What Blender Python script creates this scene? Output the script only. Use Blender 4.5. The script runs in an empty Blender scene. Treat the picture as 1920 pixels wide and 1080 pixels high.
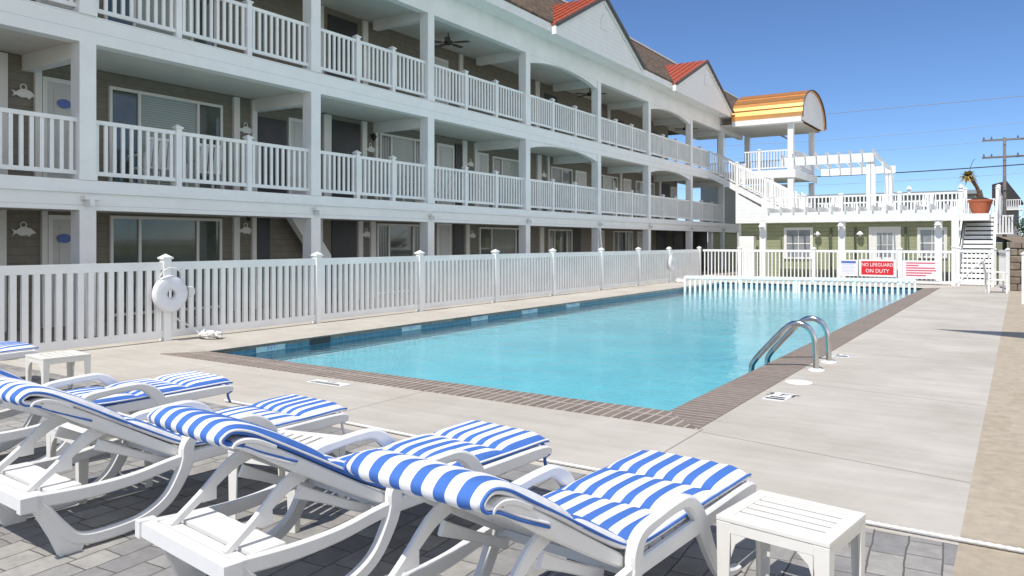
import bpy, math, random
from mathutils import Vector, Matrix
R = math.radians
random.seed(7)
# ------------------------------------------------------------------ scene, camera, light
sc = bpy.context.scene
COL = sc.collection
F_PX = 1434.0
cam_d = bpy.data.cameras.new("camera"); cam = bpy.data.objects.new("camera", cam_d); COL.objects.link(cam)
cam_d.sensor_width = 36.0; cam_d.lens = 36.0 * F_PX / 1920.0
cam_d.shift_y = -(540 - 453) / 1920.0
cam_d.clip_start = 0.05; cam_d.clip_end = 3000
cam.location = (0, 0, 1.6); cam.rotation_euler = (R(90), 0, R(33.58))
sc.camera = cam
SUN_EL, SUN_ROT = R(58), R(183.5)
w = bpy.data.worlds.new("World"); sc.world = w; w.use_nodes = True
nt = w.node_tree
bg = nt.nodes["Background"]
sky = nt.nodes.new("ShaderNodeTexSky"); sky.sky_type = 'NISHITA'; sky.sun_disc = False
sky.sun_elevation = SUN_EL; sky.sun_rotation = SUN_ROT
sky.air_density = 1.0; sky.dust_density = 0.25; sky.ozone_density = 5.0; sky.altitude = 2500
tint = nt.nodes.new("ShaderNodeMix"); tint.data_type = 'RGBA'; tint.blend_type = 'MULTIPLY'; tint.inputs[0].default_value = 1
tint.inputs[7].default_value = (.78, .88, 1.0, 1)
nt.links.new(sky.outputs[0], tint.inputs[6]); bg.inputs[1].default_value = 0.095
# bright cloud bank added out of view to light the shaded hotel front
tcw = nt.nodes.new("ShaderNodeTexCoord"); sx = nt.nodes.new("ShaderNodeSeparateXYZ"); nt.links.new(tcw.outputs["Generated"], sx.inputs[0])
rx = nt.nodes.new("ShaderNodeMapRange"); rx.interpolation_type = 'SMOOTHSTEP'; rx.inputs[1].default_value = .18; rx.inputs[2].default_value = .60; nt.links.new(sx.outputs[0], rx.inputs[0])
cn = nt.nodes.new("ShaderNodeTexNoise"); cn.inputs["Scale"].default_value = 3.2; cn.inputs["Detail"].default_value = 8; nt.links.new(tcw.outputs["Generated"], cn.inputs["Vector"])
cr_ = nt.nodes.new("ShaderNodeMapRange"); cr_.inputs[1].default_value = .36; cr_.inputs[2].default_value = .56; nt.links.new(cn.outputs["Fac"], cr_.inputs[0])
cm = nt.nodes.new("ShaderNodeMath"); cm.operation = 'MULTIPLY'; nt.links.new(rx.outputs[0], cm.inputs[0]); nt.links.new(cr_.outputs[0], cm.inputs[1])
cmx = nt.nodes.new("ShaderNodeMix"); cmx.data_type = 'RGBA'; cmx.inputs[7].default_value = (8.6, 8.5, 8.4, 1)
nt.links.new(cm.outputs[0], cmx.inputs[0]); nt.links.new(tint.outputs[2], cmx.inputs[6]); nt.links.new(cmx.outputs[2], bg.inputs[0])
sd = bpy.data.lights.new("sun", 'SUN'); sun = bpy.data.objects.new("sun", sd); COL.objects.link(sun)
sd.energy = 3.1; sd.angle = R(0.5); sd.color = (1.0, 0.955, 0.89)
sdir = Vector((math.sin(SUN_ROT) * math.cos(SUN_EL), math.cos(SUN_ROT) * math.cos(SUN_EL), math.sin(SUN_EL)))
sun.rotation_euler = sdir.to_track_quat('Z', 'Y').to_euler(); sun.location = (0, -20, 40)
sc.view_settings.view_transform = 'Standard'; sc.view_settings.look = 'None'
sc.view_settings.exposure = 0.6; sc.view_settings.gamma = 1.0
sc.cycles.max_bounces = 8; sc.cycles.transparent_max_bounces = 12
sc.cycles.use_denoising = True

# ------------------------------------------------------------------ materials
def mat(name, col, rough=.6, metal=0., spec=.5, noise=0., nscale=6., bump=0., bscale=40., col2=None):
    m = bpy.data.materials.new(name); m.use_nodes = True
    t = m.node_tree; b = t.nodes["Principled BSDF"]
    b.inputs["Base Color"].default_value = (*col, 1); b.inputs["Roughness"].default_value = rough
    b.inputs["Metallic"].default_value = metal; b.inputs["Specular IOR Level"].default_value = spec
    tc = t.nodes.new("ShaderNodeTexCoord")
    if noise or col2:
        n = t.nodes.new("ShaderNodeTexNoise"); n.inputs["Scale"].default_value = nscale; n.inputs["Detail"].default_value = 6
        n.inputs["Roughness"].default_value = .65
        t.links.new(tc.outputs["Object"], n.inputs["Vector"])
        mr = t.nodes.new("ShaderNodeMapRange"); mr.inputs[1].default_value = .3; mr.inputs[2].default_value = .7
        t.links.new(n.outputs["Fac"], mr.inputs[0])
        mx = t.nodes.new("ShaderNodeMix"); mx.data_type = 'RGBA'
        c2 = col2 if col2 else tuple(c * (1 - noise) for c in col)
        c1 = col if col2 else tuple(min(1, c * (1 + noise * .5)) for c in col)
        mx.inputs[6].default_value = (*c1, 1); mx.inputs[7].default_value = (*c2, 1)
        t.links.new(mr.outputs[0], mx.inputs[0]); t.links.new(mx.outputs[2], b.inputs["Base Color"])
    if bump:
        n2 = t.nodes.new("ShaderNodeTexNoise"); n2.inputs["Scale"].default_value = bscale; n2.inputs["Detail"].default_value = 4
        t.links.new(tc.outputs["Object"], n2.inputs["Vector"])
        bp = t.nodes.new("ShaderNodeBump"); bp.inputs["Strength"].default_value = bump; bp.inputs["Distance"].default_value = .01
        t.links.new(n2.outputs["Fac"], bp.inputs["Height"]); t.links.new(bp.outputs[0], b.inputs["Normal"])
    return m

def N(t, typ, **kw):
    n = t.nodes.new(typ)
    for k, v in kw.items(): setattr(n, k, v)
    return n

def math_node(t, op, a, b=None, c=None):
    n = t.nodes.new("ShaderNodeMath"); n.operation = op
    for i, v in enumerate((a, b, c)):
        if v is None: continue
        if isinstance(v, (int, float)): n.inputs[i].default_value = v
        else: t.links.new(v, n.inputs[i])
    return n.outputs[0]

def band_mat(name, col, dark, axis, period, width, rough=.6, noise=.15, bump=.6, nscale=5.):
    """lap siding / boards: narrow grooves across one object axis, with bump"""
    m = mat(name, col, rough, noise=noise, nscale=nscale)
    t = m.node_tree; b = t.nodes["Principled BSDF"]
    tc = N(t, "ShaderNodeTexCoord"); sp = N(t, "ShaderNodeSeparateXYZ"); t.links.new(tc.outputs["Object"], sp.inputs[0])
    fr = math_node(t, 'FRACT', math_node(t, 'DIVIDE', sp.outputs[axis], period))
    line = math_node(t, 'LESS_THAN', fr, width)
    mx = N(t, "ShaderNodeMix", data_type='RGBA'); mx.inputs[7].default_value = (*dark, 1)
    src = b.inputs["Base Color"].links[0].from_socket
    t.links.new(src, mx.inputs[6]); t.links.new(line, mx.inputs[0]); t.links.new(mx.outputs[2], b.inputs["Base Color"])
    bp = N(t, "ShaderNodeBump"); bp.inputs["Strength"].default_value = bump; bp.inputs["Distance"].default_value = .02
    t.links.new(fr, bp.inputs["Height"]); t.links.new(bp.outputs[0], b.inputs["Normal"])
    return m

M = {}
M['white'] = mat('white_paint', (.86, .86, .84), .5, noise=.10, nscale=.9, bump=.06, bscale=9)
M['beam'] = band_mat('white_beam_boards', (.86, .86, .84), (.60, .60, .60), 2, .245, .04, .5, .05, .25, 2.)
M['siding_white'] = band_mat('white_lap_siding', (.85, .85, .83), (.66, .66, .66), 2, .16, .06, .55, .05, .12, 2.)
M['vinyl'] = mat('white_vinyl', (.85, .85, .83), .4, noise=.10, nscale=1.3, bump=.04, bscale=12)
M['plastic'] = mat('white_resin', (.78, .775, .75), .38, noise=.04, nscale=9, bump=.05, bscale=60)
M['cream'] = mat('cream_resin', (.78, .755, .69), .42, noise=.03, nscale=8, bump=.05, bscale=60)
M['wall'] = band_mat('taupe_shingle', (.225, .205, .165), (.14, .125, .10), 2, .15, .07, .85, .16, .3, 5.)
M['green'] = band_mat('green_lap_siding', (.33, .35, .21), (.17, .18, .11), 2, .17, .09, .7, .12, .6, 3.)
M['ceiling'] = mat('ceiling_board', (.68, .645, .585), .7, noise=.08, nscale=1.5)
M['dark'] = mat('opening_shade', (.035, .034, .035), .4, noise=.3, nscale=4)  # near-black that stands in for the shade inside openings
M['door'] = mat('pale_door_paint', (.58, .58, .56), .5, noise=.06, nscale=3)
M['frame'] = mat('window_frame_white', (.75, .74, .70), .4)
M['steel'] = mat('brushed_steel', (.62, .62, .60), .18, metal=1., noise=.1, nscale=20)
M['black'] = mat('black_metal', (.02, .02, .022), .4)
M['bronze'] = mat('bronze_fan', (.045, .03, .02), .45, noise=.3)
M['red_metal'] = band_mat('orange_red_metal_roof', (.44, .10, .04), (.24, .045, .02), 1, .42, .10, .35, .12, .5, 2.)
M['copper'] = mat('copper_barrel_roof', (.95, .47, .15), .34, metal=.8, noise=.08, nscale=2)
M['flash'] = mat('dark_roof_trim', (.10, .085, .08), .6)
M['terracotta'] = mat('terracotta', (.42, .12, .055), .75, noise=.2, nscale=8, bump=.2)
M['soil'] = mat('soil', (.035, .03, .022), .95, noise=.4)
M['bark'] = mat('palm_bark', (.14, .075, .04), .9, noise=.5, nscale=30, bump=.8, bscale=30)
M['frond'] = mat('dry_frond', (.48, .36, .11), .7, col2=(.26, .20, .07), nscale=6)
M['leaf'] = mat('leaf_green', (.07, .11, .03), .7, col2=(.03, .06, .015), nscale=5)
M['grass'] = mat('grass_green', (.10, .13, .04), .9, col2=(.20, .17, .09), nscale=1.2)
M['stone'] = mat('rubble_stone', (.30, .25, .19), .9, col2=(.13, .10, .08), nscale=4, bump=.7, bscale=18)
M['rope'] = mat('white_rope', (.78, .77, .74), .8, noise=.2, nscale=60, bump=.5, bscale=120)
M['sign_white'] = mat('sign_white', (.82, .80, .80), .4)
M['sign_red'] = mat('sign_red', (.62, .02, .03), .4)
M['sign_blue'] = mat('sign_blue', (.10, .16, .45), .5)
M['sign_pink'] = mat('sign_red_print', (.62, .12, .18), .5)
M['lamp'] = mat('lamp_glass', (.7, .7, .66), .2)
M['sail'] = mat('blue_caster_cloth', (.12, .2, .4), .8)
M['greyroof'] = mat('grey_green_roof', (.21, .24, .23), .8, noise=.2, nscale=1)
M['wood_dark'] = mat('weathered_pole', (.20, .18, .165), .9, noise=.4, nscale=10)
M['tile_lid'] = mat('white_lid', (.80, .80, .78), .4)
M['darkroof'] = mat('dark_house_roof', (.05, .045, .045), .9, noise=.3, nscale=5)
M['pale_tile'] = mat('pale_blue_tile', (.40, .52, .56), .3, noise=.3, nscale=14)
M['red_sign'] = mat('exit_red', (.5, .04, .03), .5)

def shingle_mat():
    m = mat('brown_shingle_roof', (.15, .105, .07), .95)
    t = m.node_tree; b = t.nodes["Principled BSDF"]
    tc = N(t, "ShaderNodeTexCoord")
    mp = N(t, "ShaderNodeMapping"); mp.inputs["Rotation"].default_value = (0, 0, R(90))
    t.links.new(tc.outputs["Object"], mp.inputs[0])
    br = N(t, "ShaderNodeTexBrick"); br.inputs["Scale"].default_value = 1.0
    br.inputs["Brick Width"].default_value = .32; br.inputs["Row Height"].default_value = .10
    br.inputs["Mortar Size"].default_value = .012; br.inputs["Color1"].default_value = (.19, .135, .085, 1)
    br.inputs["Color2"].default_value = (.085, .06, .045, 1); br.inputs["Mortar"].default_value = (.03, .022, .018, 1)
    t.links.new(mp.outputs[0], br.inputs["Vector"])
    n = N(t, "ShaderNodeTexNoise"); n.inputs["Scale"].default_value = 7; n.inputs["Detail"].default_value = 5
    t.links.new(tc.outputs["Object"], n.inputs["Vector"])
    mx = N(t, "ShaderNodeMix", data_type='RGBA', blend_type='OVERLAY'); mx.inputs[0].default_value = .7
    t.links.new(br.outputs["Color"], mx.inputs[6]); t.links.new(n.outputs["Fac"], mx.inputs[7])
    t.links.new(mx.outputs[2], b.inputs["Base Color"])
    return m
M['shingle'] = shingle_mat()

def brick_like(name, c1, c2, mortar, bw, rh, msz, rot=0, distort=0., offset=.5, rough=.85, bump=.6, overlay=.5, freq=2, squash=1.):
    m = mat(name, c1, rough)
    t = m.node_tree; b = t.nodes["Principled BSDF"]
    tc = N(t, "ShaderNodeTexCoord")
    mp = N(t, "ShaderNodeMapping"); mp.inputs["Rotation"].default_value = (0, 0, rot)
    t.links.new(tc.outputs["Object"], mp.inputs[0])
    vec = mp.outputs[0]
    if distort:
        n0 = N(t, "ShaderNodeTexNoise"); n0.inputs["Scale"].default_value = 3.5; n0.inputs["Detail"].default_value = 3
        t.links.new(vec, n0.inputs["Vector"])
        vs = N(t, "ShaderNodeVectorMath", operation='SCALE'); vs.inputs[3].default_value = distort
        t.links.new(n0.outputs["Color"], vs.inputs[0])
        va = N(t, "ShaderNodeVectorMath", operation='ADD'); t.links.new(vec, va.inputs[0]); t.links.new(vs.outputs[0], va.inputs[1])
        vec = va.outputs[0]
    br = N(t, "ShaderNodeTexBrick"); br.inputs["Scale"].default_value = 1.0; br.offset = offset; br.squash_frequency = freq; br.squash = squash
    br.inputs["Brick Width"].default_value = bw; br.inputs["Row Height"].default_value = rh
    br.inputs["Mortar Size"].default_value = msz; br.inputs["Mortar Smooth"].default_value = .3
    br.inputs["Color1"].default_value = (*c1, 1); br.inputs["Color2"].default_value = (*c2, 1); br.inputs["Mortar"].default_value = (*mortar, 1)
    t.links.new(vec, br.inputs["Vector"])
    n = N(t, "ShaderNodeTexNoise"); n.inputs["Scale"].default_value = 9; n.inputs["Detail"].default_value = 8; n.inputs["Roughness"].default_value = .7
    t.links.new(tc.outputs["Object"], n.inputs["Vector"])
    mx = N(t, "ShaderNodeMix", data_type='RGBA', blend_type='OVERLAY'); mx.inputs[0].default_value = overlay
    t.links.new(br.outputs["Color"], mx.inputs[6]); t.links.new(n.outputs["Fac"], mx.inputs[7])
    t.links.new(mx.outputs[2], b.inputs["Base Color"])
    h = math_node(t, 'SUBTRACT', math_node(t, 'MULTIPLY', n.outputs["Fac"], .35), br.outputs["Fac"])
    bp = N(t, "ShaderNodeBump"); bp.inputs["Strength"].default_value = bump; bp.inputs["Distance"].default_value = .012
    t.links.new(h, bp.inputs["Height"]); t.links.new(bp.outputs[0], b.inputs["Normal"])
    return m
M['paver'] = brick_like('tumbled_pavers', (.36, .345, .315), (.23, .225, .22), (.12, .11, .095), .20, .165, .005, R(86), .03, .5, squash=1.5, freq=2)
M['coping_x'] = brick_like('brick_coping', (.225, .18, .15), (.175, .14, .118), (.42, .37, .32), .10, .60, .013, 0, 0, 0., overlay=.4)
M['coping_y'] = brick_like('brick_coping_side', (.225, .18, .152), (.18, .145, .122), (.38, .33, .28), .70, .10, .012, 0, 0, 0., overlay=.4)
M['tan'] = brick_like('sandstone_path', (.42, .36, .275), (.38, .32, .24), (.36, .29, .20), 1.4, .7, .0, 0, .12, .3, overlay=.45)

def concrete_mat():
    m = mat('deck_concrete', (.50, .46, .40), .8)
    t = m.node_tree; b = t.nodes["Principled BSDF"]; tc = N(t, "ShaderNodeTexCoord")
    n1 = N(t, "ShaderNodeTexNoise"); n1.inputs["Scale"].default_value = .7; n1.inputs["Detail"].default_value = 9; n1.inputs["Roughness"].default_value = .68
    t.links.new(tc.outputs["Object"], n1.inputs["Vector"])
    mp = N(t, "ShaderNodeMapping"); mp.inputs["Scale"].default_value = (.5, 5., 1); t.links.new(tc.outputs["Object"], mp.inputs[0])
    n2 = N(t, "ShaderNodeTexNoise"); n2.inputs["Scale"].default_value = 1.6; n2.inputs["Detail"].default_value = 6; t.links.new(mp.outputs[0], n2.inputs["Vector"])
    r1 = N(t, "ShaderNodeValToRGB"); r1.color_ramp.elements[0].position = .36; r1.color_ramp.elements[0].color = (.43, .395, .34, 1)
    r1.color_ramp.elements[1].position = .62; r1.color_ramp.elements[1].color = (.52, .485, .43, 1)
    t.links.new(n1.outputs["Fac"], r1.inputs[0])
    mx = N(t, "ShaderNodeMix", data_type='RGBA', blend_type='OVERLAY'); mx.inputs[0].default_value = .16
    t.links.new(r1.outputs[0], mx.inputs[6]); t.links.new(n2.outputs["Fac"], mx.inputs[7])
    ns = N(t, "ShaderNodeTexNoise"); ns.inputs["Scale"].default_value = 3.1; ns.inputs["Detail"].default_value = 10; ns.inputs["Roughness"].default_value = .8
    t.links.new(tc.outputs["Object"], ns.inputs["Vector"])
    sr = N(t, "ShaderNodeMapRange"); sr.inputs[1].default_value = .60; sr.inputs[2].default_value = .74; sr.inputs[4].default_value = .55
    t.links.new(ns.outputs["Fac"], sr.inputs[0])
    ms = N(t, "ShaderNodeMix", data_type='RGBA'); ms.inputs[7].default_value = (.27, .235, .185, 1)
    t.links.new(mx.outputs[2], ms.inputs[6]); t.links.new(sr.outputs[0], ms.inputs[0]); mx = ms
    # saw-cut joints of the slabs
    sp = N(t, "ShaderNodeSeparateXYZ"); t.links.new(tc.outputs["Object"], sp.inputs[0]); X, Y = sp.outputs[0], sp.outputs[1]
    yy = math_node(t, 'ADD', Y, math_node(t, 'MULTIPLY', X, .17))
    lines = None
    for v, lim in ((5.86, -2.26), (8.68, -2.26), (11.6, -2.26), (14.6, -2.26), (17.8, -2.26), (21., -2.26), (24.4, -2.26), (28.2, -2.26)):
        d = math_node(t, 'LESS_THAN', math_node(t, 'ABSOLUTE', math_node(t, 'SUBTRACT', yy, v)), .009)
        d = math_node(t, 'MULTIPLY', d, math_node(t, 'GREATER_THAN', X, lim))
        lines = d if lines is None else math_node(t, 'MAXIMUM', lines, d)
    for v in (-2.25, -5.3, -8.6):
        d = math_node(t, 'LESS_THAN', math_node(t, 'ABSOLUTE', math_node(t, 'SUBTRACT', X, v)), .008)
        d = math_node(t, 'MULTIPLY', d, math_node(t, 'LESS_THAN', Y, 6.34)); lines = math_node(t, 'MAXIMUM', lines, d)
    m2 = N(t, "ShaderNodeMix", data_type='RGBA'); m2.inputs[7].default_value = (.21, .19, .16, 1)
    t.links.new(mx.outputs[2], m2.inputs[6]); t.links.new(math_node(t, 'MULTIPLY', lines, .8), m2.inputs[0])
    t.links.new(m2.outputs[2], b.inputs["Base Color"])
    n3 = N(t, "ShaderNodeTexNoise"); n3.inputs["Scale"].default_value = 90; t.links.new(tc.outputs["Object"], n3.inputs["Vector"])
    bp = N(t, "ShaderNodeBump"); bp.inputs["Strength"].default_value = .15; bp.inputs["Distance"].default_value = .005
    t.links.new(n3.outputs["Fac"], bp.inputs["Height"]); t.links.new(bp.outputs[0], b.inputs["Normal"])
    return m
M['concrete'] = concrete_mat()

def pool_mat():
    m = mat('pool_plaster', (.19, .61, .70), .8, col2=(.125, .46, .57), nscale=.55)
    return m
M['pool'] = pool_mat()
M['tile'] = brick_like('blue_waterline_tile', (.035, .12, .20), (.05, .16, .25), (.10, .19, .25), .15, .15, .012, 0, 0, 0., rough=.2, bump=.2, overlay=.3)

def water_mat():
    m = bpy.data.materials.new('pool_water'); m.use_nodes = True; t = m.node_tree; t.nodes.clear()
    out = N(t, "ShaderNodeOutputMaterial"); tr = N(t, "ShaderNodeBsdfTransparent"); tr.inputs[0].default_value = (.86, .97, .985, 1)
    gl = N(t, "ShaderNodeBsdfGlossy"); gl.inputs["Roughness"].default_value = .09
    fr = N(t, "ShaderNodeFresnel"); fr.inputs[0].default_value = 1.33
    tc = N(t, "ShaderNodeTexCoord")
    n1 = N(t, "ShaderNodeTexNoise"); n1.inputs["Scale"].default_value = 2.3; n1.inputs["Detail"].default_value = 3
    n2 = N(t, "ShaderNodeTexNoise"); n2.inputs["Scale"].default_value = 9; n2.inputs["Detail"].default_value = 2
    for n in (n1, n2): t.links.new(tc.outputs["Object"], n.inputs["Vector"])
    h = math_node(t, 'ADD', n1.outputs["Fac"], math_node(t, 'MULTIPLY', n2.outputs["Fac"], .3))
    bp = N(t, "ShaderNodeBump"); bp.inputs["Strength"].default_value = .55; bp.inputs["Distance"].default_value = .035
    t.links.new(h, bp.inputs["Height"]); t.links.new(bp.outputs[0], gl.inputs["Normal"]); t.links.new(bp.outputs[0], fr.inputs["Normal"])
    mx = N(t, "ShaderNodeMixShader"); t.links.new(fr.outputs[0], mx.inputs[0]); t.links.new(tr.outputs[0], mx.inputs[1]); t.links.new(gl.outputs[0], mx.inputs[2])
    t.links.new(mx.outputs[0], out.inputs[0])
    return m
M['water'] = water_mat()

def glass_mat():
    m = mat('window_glass', (.045, .06, .055), .04, spec=1., col2=(.10, .125, .11), nscale=.9)
    return m
M['glass'] = glass_mat()
M['blind'] = band_mat('window_blinds', (.38, .42, .38), (.24, .27, .24), 2, .05, .3, .12, .1, .1, 2.)

M['lightglass'] = mat('curtained_glass', (.30, .32, .34), .06, spec=1., col2=(.20, .22, .24), nscale=2.)
M['curtain'] = band_mat('curtained_window', (.26, .27, .25), (.13, .14, .13), 1, .11, .3, .1, .15, .1, 2.)
def stripe_mat(name, phase):
    m = mat(name, (.82, .82, .82), .85, spec=.25)
    t = m.node_tree; b = t.nodes["Principled BSDF"]
    uv = N(t, "ShaderNodeUVMap"); sp = N(t, "ShaderNodeSeparateXYZ"); t.links.new(uv.outputs[0], sp.inputs[0])
    fr = math_node(t, 'FRACT', math_node(t, 'ADD', math_node(t, 'DIVIDE', sp.outputs[0], .1), phase))
    msk = math_node(t, 'GREATER_THAN', fr, .5)
    tc = N(t, "ShaderNodeTexCoord")
    nz = N(t, "ShaderNodeTexNoise"); nz.inputs["Scale"].default_value = 12; nz.inputs["Detail"].default_value = 5
    t.links.new(tc.outputs["Object"], nz.inputs["Vector"])
    blue = N(t, "ShaderNodeMix", data_type='RGBA'); blue.inputs[6].default_value = (.055, .15, .46, 1); blue.inputs[7].default_value = (.075, .19, .54, 1)
    t.links.new(nz.outputs["Fac"], blue.inputs[0])
    mx = N(t, "ShaderNodeMix", data_type='RGBA'); mx.inputs[6].default_value = (.80, .80, .81, 1)
    t.links.new(msk, mx.inputs[0]); t.links.new(blue.outputs[2], mx.inputs[7]); t.links.new(mx.outputs[2], b.inputs["Base Color"])
    wv = N(t, "ShaderNodeTexNoise"); wv.inputs["Scale"].default_value = 420; t.links.new(tc.outputs["Object"], wv.inputs["Vector"])
    wr = N(t, "ShaderNodeTexNoise"); wr.inputs["Scale"].default_value = 14; wr.inputs["Detail"].default_value = 3; t.links.new(tc.outputs["Object"], wr.inputs["Vector"])
    h = math_node(t, 'ADD', math_node(t, 'MULTIPLY', wv.outputs["Fac"], .08), wr.outputs["Fac"])
    bp = N(t, "ShaderNodeBump"); bp.inputs["Strength"].default_value = .4; bp.inputs["Distance"].default_value = .012
    t.links.new(h, bp.inputs["Height"]); t.links.new(bp.outputs[0], b.inputs["Normal"])
    return m
M['stripe_w'] = stripe_mat('blue_white_stripe_white_edge', .25)   # white at both edges
M['stripe_b'] = stripe_mat('blue_white_stripe_blue_edge', .75)

# ------------------------------------------------------------------ mesh builder
class MB:
    def __init__(s): s.v = []; s.f = []; s.uv = None
    def add(s, vs, fs):
        o = len(s.v); s.v += [tuple(v) for v in vs]; s.f += [tuple(i + o for i in f) for f in fs]; return s
    def box(s, x0, x1, y0, y1, z0, z1, rz=0, c=None):
        vs = [(x, y, z) for z in (z0, z1) for (x, y) in ((x0, y0), (x1, y0), (x1, y1), (x0, y1))]
        if rz:
            cx, cy = c if c else ((x0 + x1) / 2, (y0 + y1) / 2); ca, sa = math.cos(rz), math.sin(rz)
            vs = [(cx + (x - cx) * ca - (y - cy) * sa, cy + (x - cx) * sa + (y - cy) * ca, z) for x, y, z in vs]
        return s.add(vs, [(3, 2, 1, 0), (4, 5, 6, 7), (0, 1, 5, 4), (1, 2, 6, 5), (2, 3, 7, 6), (3, 0, 4, 7)])
    def bar(s, p0, p1, w, h, up=(0, 0, 1)):
        p0, p1 = Vector(p0), Vector(p1); d = (p1 - p0).normalized(); u = Vector(up)
        if abs(d.dot(u)) > .95: u = Vector((0, 1, 0)) if abs(d.y) < .9 else Vector((1, 0, 0))
        a = d.cross(u).normalized(); b = a.cross(d).normalized(); a *= w / 2; b *= h / 2
        vs = [p + q for p in (p0, p1) for q in (-a - b, a - b, a + b, -a + b)]
        return s.add(vs, [(3, 2, 1, 0), (4, 5, 6, 7), (0, 1, 5, 4), (1, 2, 6, 5), (2, 3, 7, 6), (3, 0, 4, 7)])
    def tube(s, pts, r, n=10, caps=True, radii=None):
        pts = [Vector(p) for p in pts]; o = len(s.v); m = len(pts); up = None
        for i, p in enumerate(pts):
            d = (pts[min(i + 1, m - 1)] - pts[max(i - 1, 0)]).normalized()
            if up is None: up = Vector((0, 0, 1)) if abs(d.z) < .9 else Vector((1, 0, 0))
            a = d.cross(up).normalized(); b = a.cross(d).normalized(); up = b
            rr = radii[i] if radii else r
            for k in range(n):
                t = 2 * math.pi * k / n; s.v.append(tuple(p + a * (rr * math.cos(t)) + b * (rr * math.sin(t))))
        for i in range(m - 1):
            for k in range(n):
                k2 = (k + 1) % n; s.f.append((o + i * n + k, o + i * n + k2, o + (i + 1) * n + k2, o + (i + 1) * n + k))
        if caps:
            s.f.append(tuple(o + k for k in range(n))[::-1]); s.f.append(tuple(o + (m - 1) * n + k for k in range(n)))
        return s
    def prism(s, poly, a0, a1, plane='yz'):
        """poly (2D) extruded: plane yz -> along x; xz -> along y; xy -> along z"""
        n = len(poly)
        def P(u, v, a): return {'yz': (a, u, v), 'xz': (u, a, v), 'xy': (u, v, a)}[plane]
        vs = [P(u, v, a0) for u, v in poly] + [P(u, v, a1) for u, v in poly]
        return s.add(vs, [tuple(range(n))[::-1], tuple(range(n, 2 * n))] + [(i, (i + 1) % n, n + (i + 1) % n, n + i) for i in range(n)])
    def lathe(s, prof, n=20, c=(0, 0, 0)):
        o = len(s.v)
        for r, z in prof:
            for k in range(n):
                t = 2 * math.pi * k / n; s.v.append((c[0] + r * math.cos(t), c[1] + r * math.sin(t), c[2] + z))
        m = len(prof)
        for i in range(m - 1):
            for k in range(n):
                k2 = (k + 1) % n; s.f.append((o + i * n + k, o + i * n + k2, o + (i + 1) * n + k2, o + (i + 1) * n + k))
        s.f.append(tuple(o + k for k in range(n))[::-1]); s.f.append(tuple(o + (m - 1) * n + k for k in range(n)))
        return s
    def build(s, name, m, parent=None, smooth=False, loc=None, rot=None, bevel=0):
        me = bpy.data.meshes.new(name); me.from_pydata(s.v, [], s.f)
        if smooth: me.polygons.foreach_set("use_smooth", [True] * len(me.polygons))
        me.materials.append(m if not isinstance(m, str) else M[m])
        if s.uv:
            l = me.uv_layers.new(name="UVMap")
            for lp in me.loops: l.data[lp.index].uv = s.uv[lp.vertex_index]
        me.validate(); me.update()
        o = bpy.data.objects.new(name, me); COL.objects.link(o)
        import bmesh
        bm = bmesh.new(); bm.from_mesh(me); bmesh.ops.recalc_face_normals(bm, faces=bm.faces); bm.to_mesh(me); bm.free()
        if loc is not None: o.location = loc
        if rot is not None: o.rotation_euler = rot
        if parent: o.parent = parent
        if bevel:
            bv = o.modifiers.new("bevel", 'BEVEL'); bv.width = bevel; bv.segments = 2; bv.limit_method = 'ANGLE'
        return o

def tag(o, label=None, cat=None, group=None, kind=None):
    if label: o['label'] = label
    if cat: o['category'] = cat
    if group: o['group'] = group
    if kind: o['kind'] = kind
    return o
def empty(name, loc=(0, 0, 0), rz=0., label=None, cat=None, group=None):
    o = bpy.data.objects.new(name, None); COL.objects.link(o); o.location = loc; o.rotation_euler = (0, 0, rz)
    o.empty_display_size = .1
    return tag(o, label, cat, group)
def dup(root, loc, rz=0., label=None, group=None):
    def cp(o, par):
        c = o.copy(); COL.objects.link(c); c.parent = par
        for ch in [x for x in bpy.data.objects if x.parent == o and x.name not in made]:
            made.add(cp(ch, c).name)
        made.add(c.name)
        return c
    made = set()
    r = cp(root, None); r.location = loc; r.rotation_euler = (0, 0, rz)
    if label: r['label'] = label
    if group: r['group'] = group
    return r
def text(name, body, size, m, parent, loc, rot, ext=.002, sx=1.):
    c = bpy.data.curves.new(name, 'FONT'); c.body = body; c.size = size; c.extrude = ext; c.align_x = 'CENTER'; c.align_y = 'CENTER'
    c.resolution_u = 3
    tmp = bpy.data.objects.new(name, c); COL.objects.link(tmp); dg = bpy.context.evaluated_depsgraph_get()
    me = bpy.data.meshes.new_from_object(tmp.evaluated_get(dg)); bpy.data.objects.remove(tmp)
    me.materials.clear(); me.materials.append(M[m]); o = bpy.data.objects.new(name, me); COL.objects.link(o)
    o.location = loc; o.rotation_euler = rot; o.scale = (sx, 1, 1); o.parent = parent
    return o
def catmull(pts, n=6):
    out = []; P = [Vector(p) for p in pts]; m = len(P)
    for i in range(m - 1):
        p0, p1, p2, p3 = P[max(i - 1, 0)], P[i], P[i + 1], P[min(i + 2, m - 1)]
        for k in range(n):
            t = k / n
            out.append(.5 * ((2 * p1) + (p2 - p0) * t + (2 * p0 - 5 * p1 + 4 * p2 - p3) * t * t + (3 * p1 - p0 - 3 * p2 + p3) * t ** 3))
    out.append(P[-1]); return out
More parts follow.
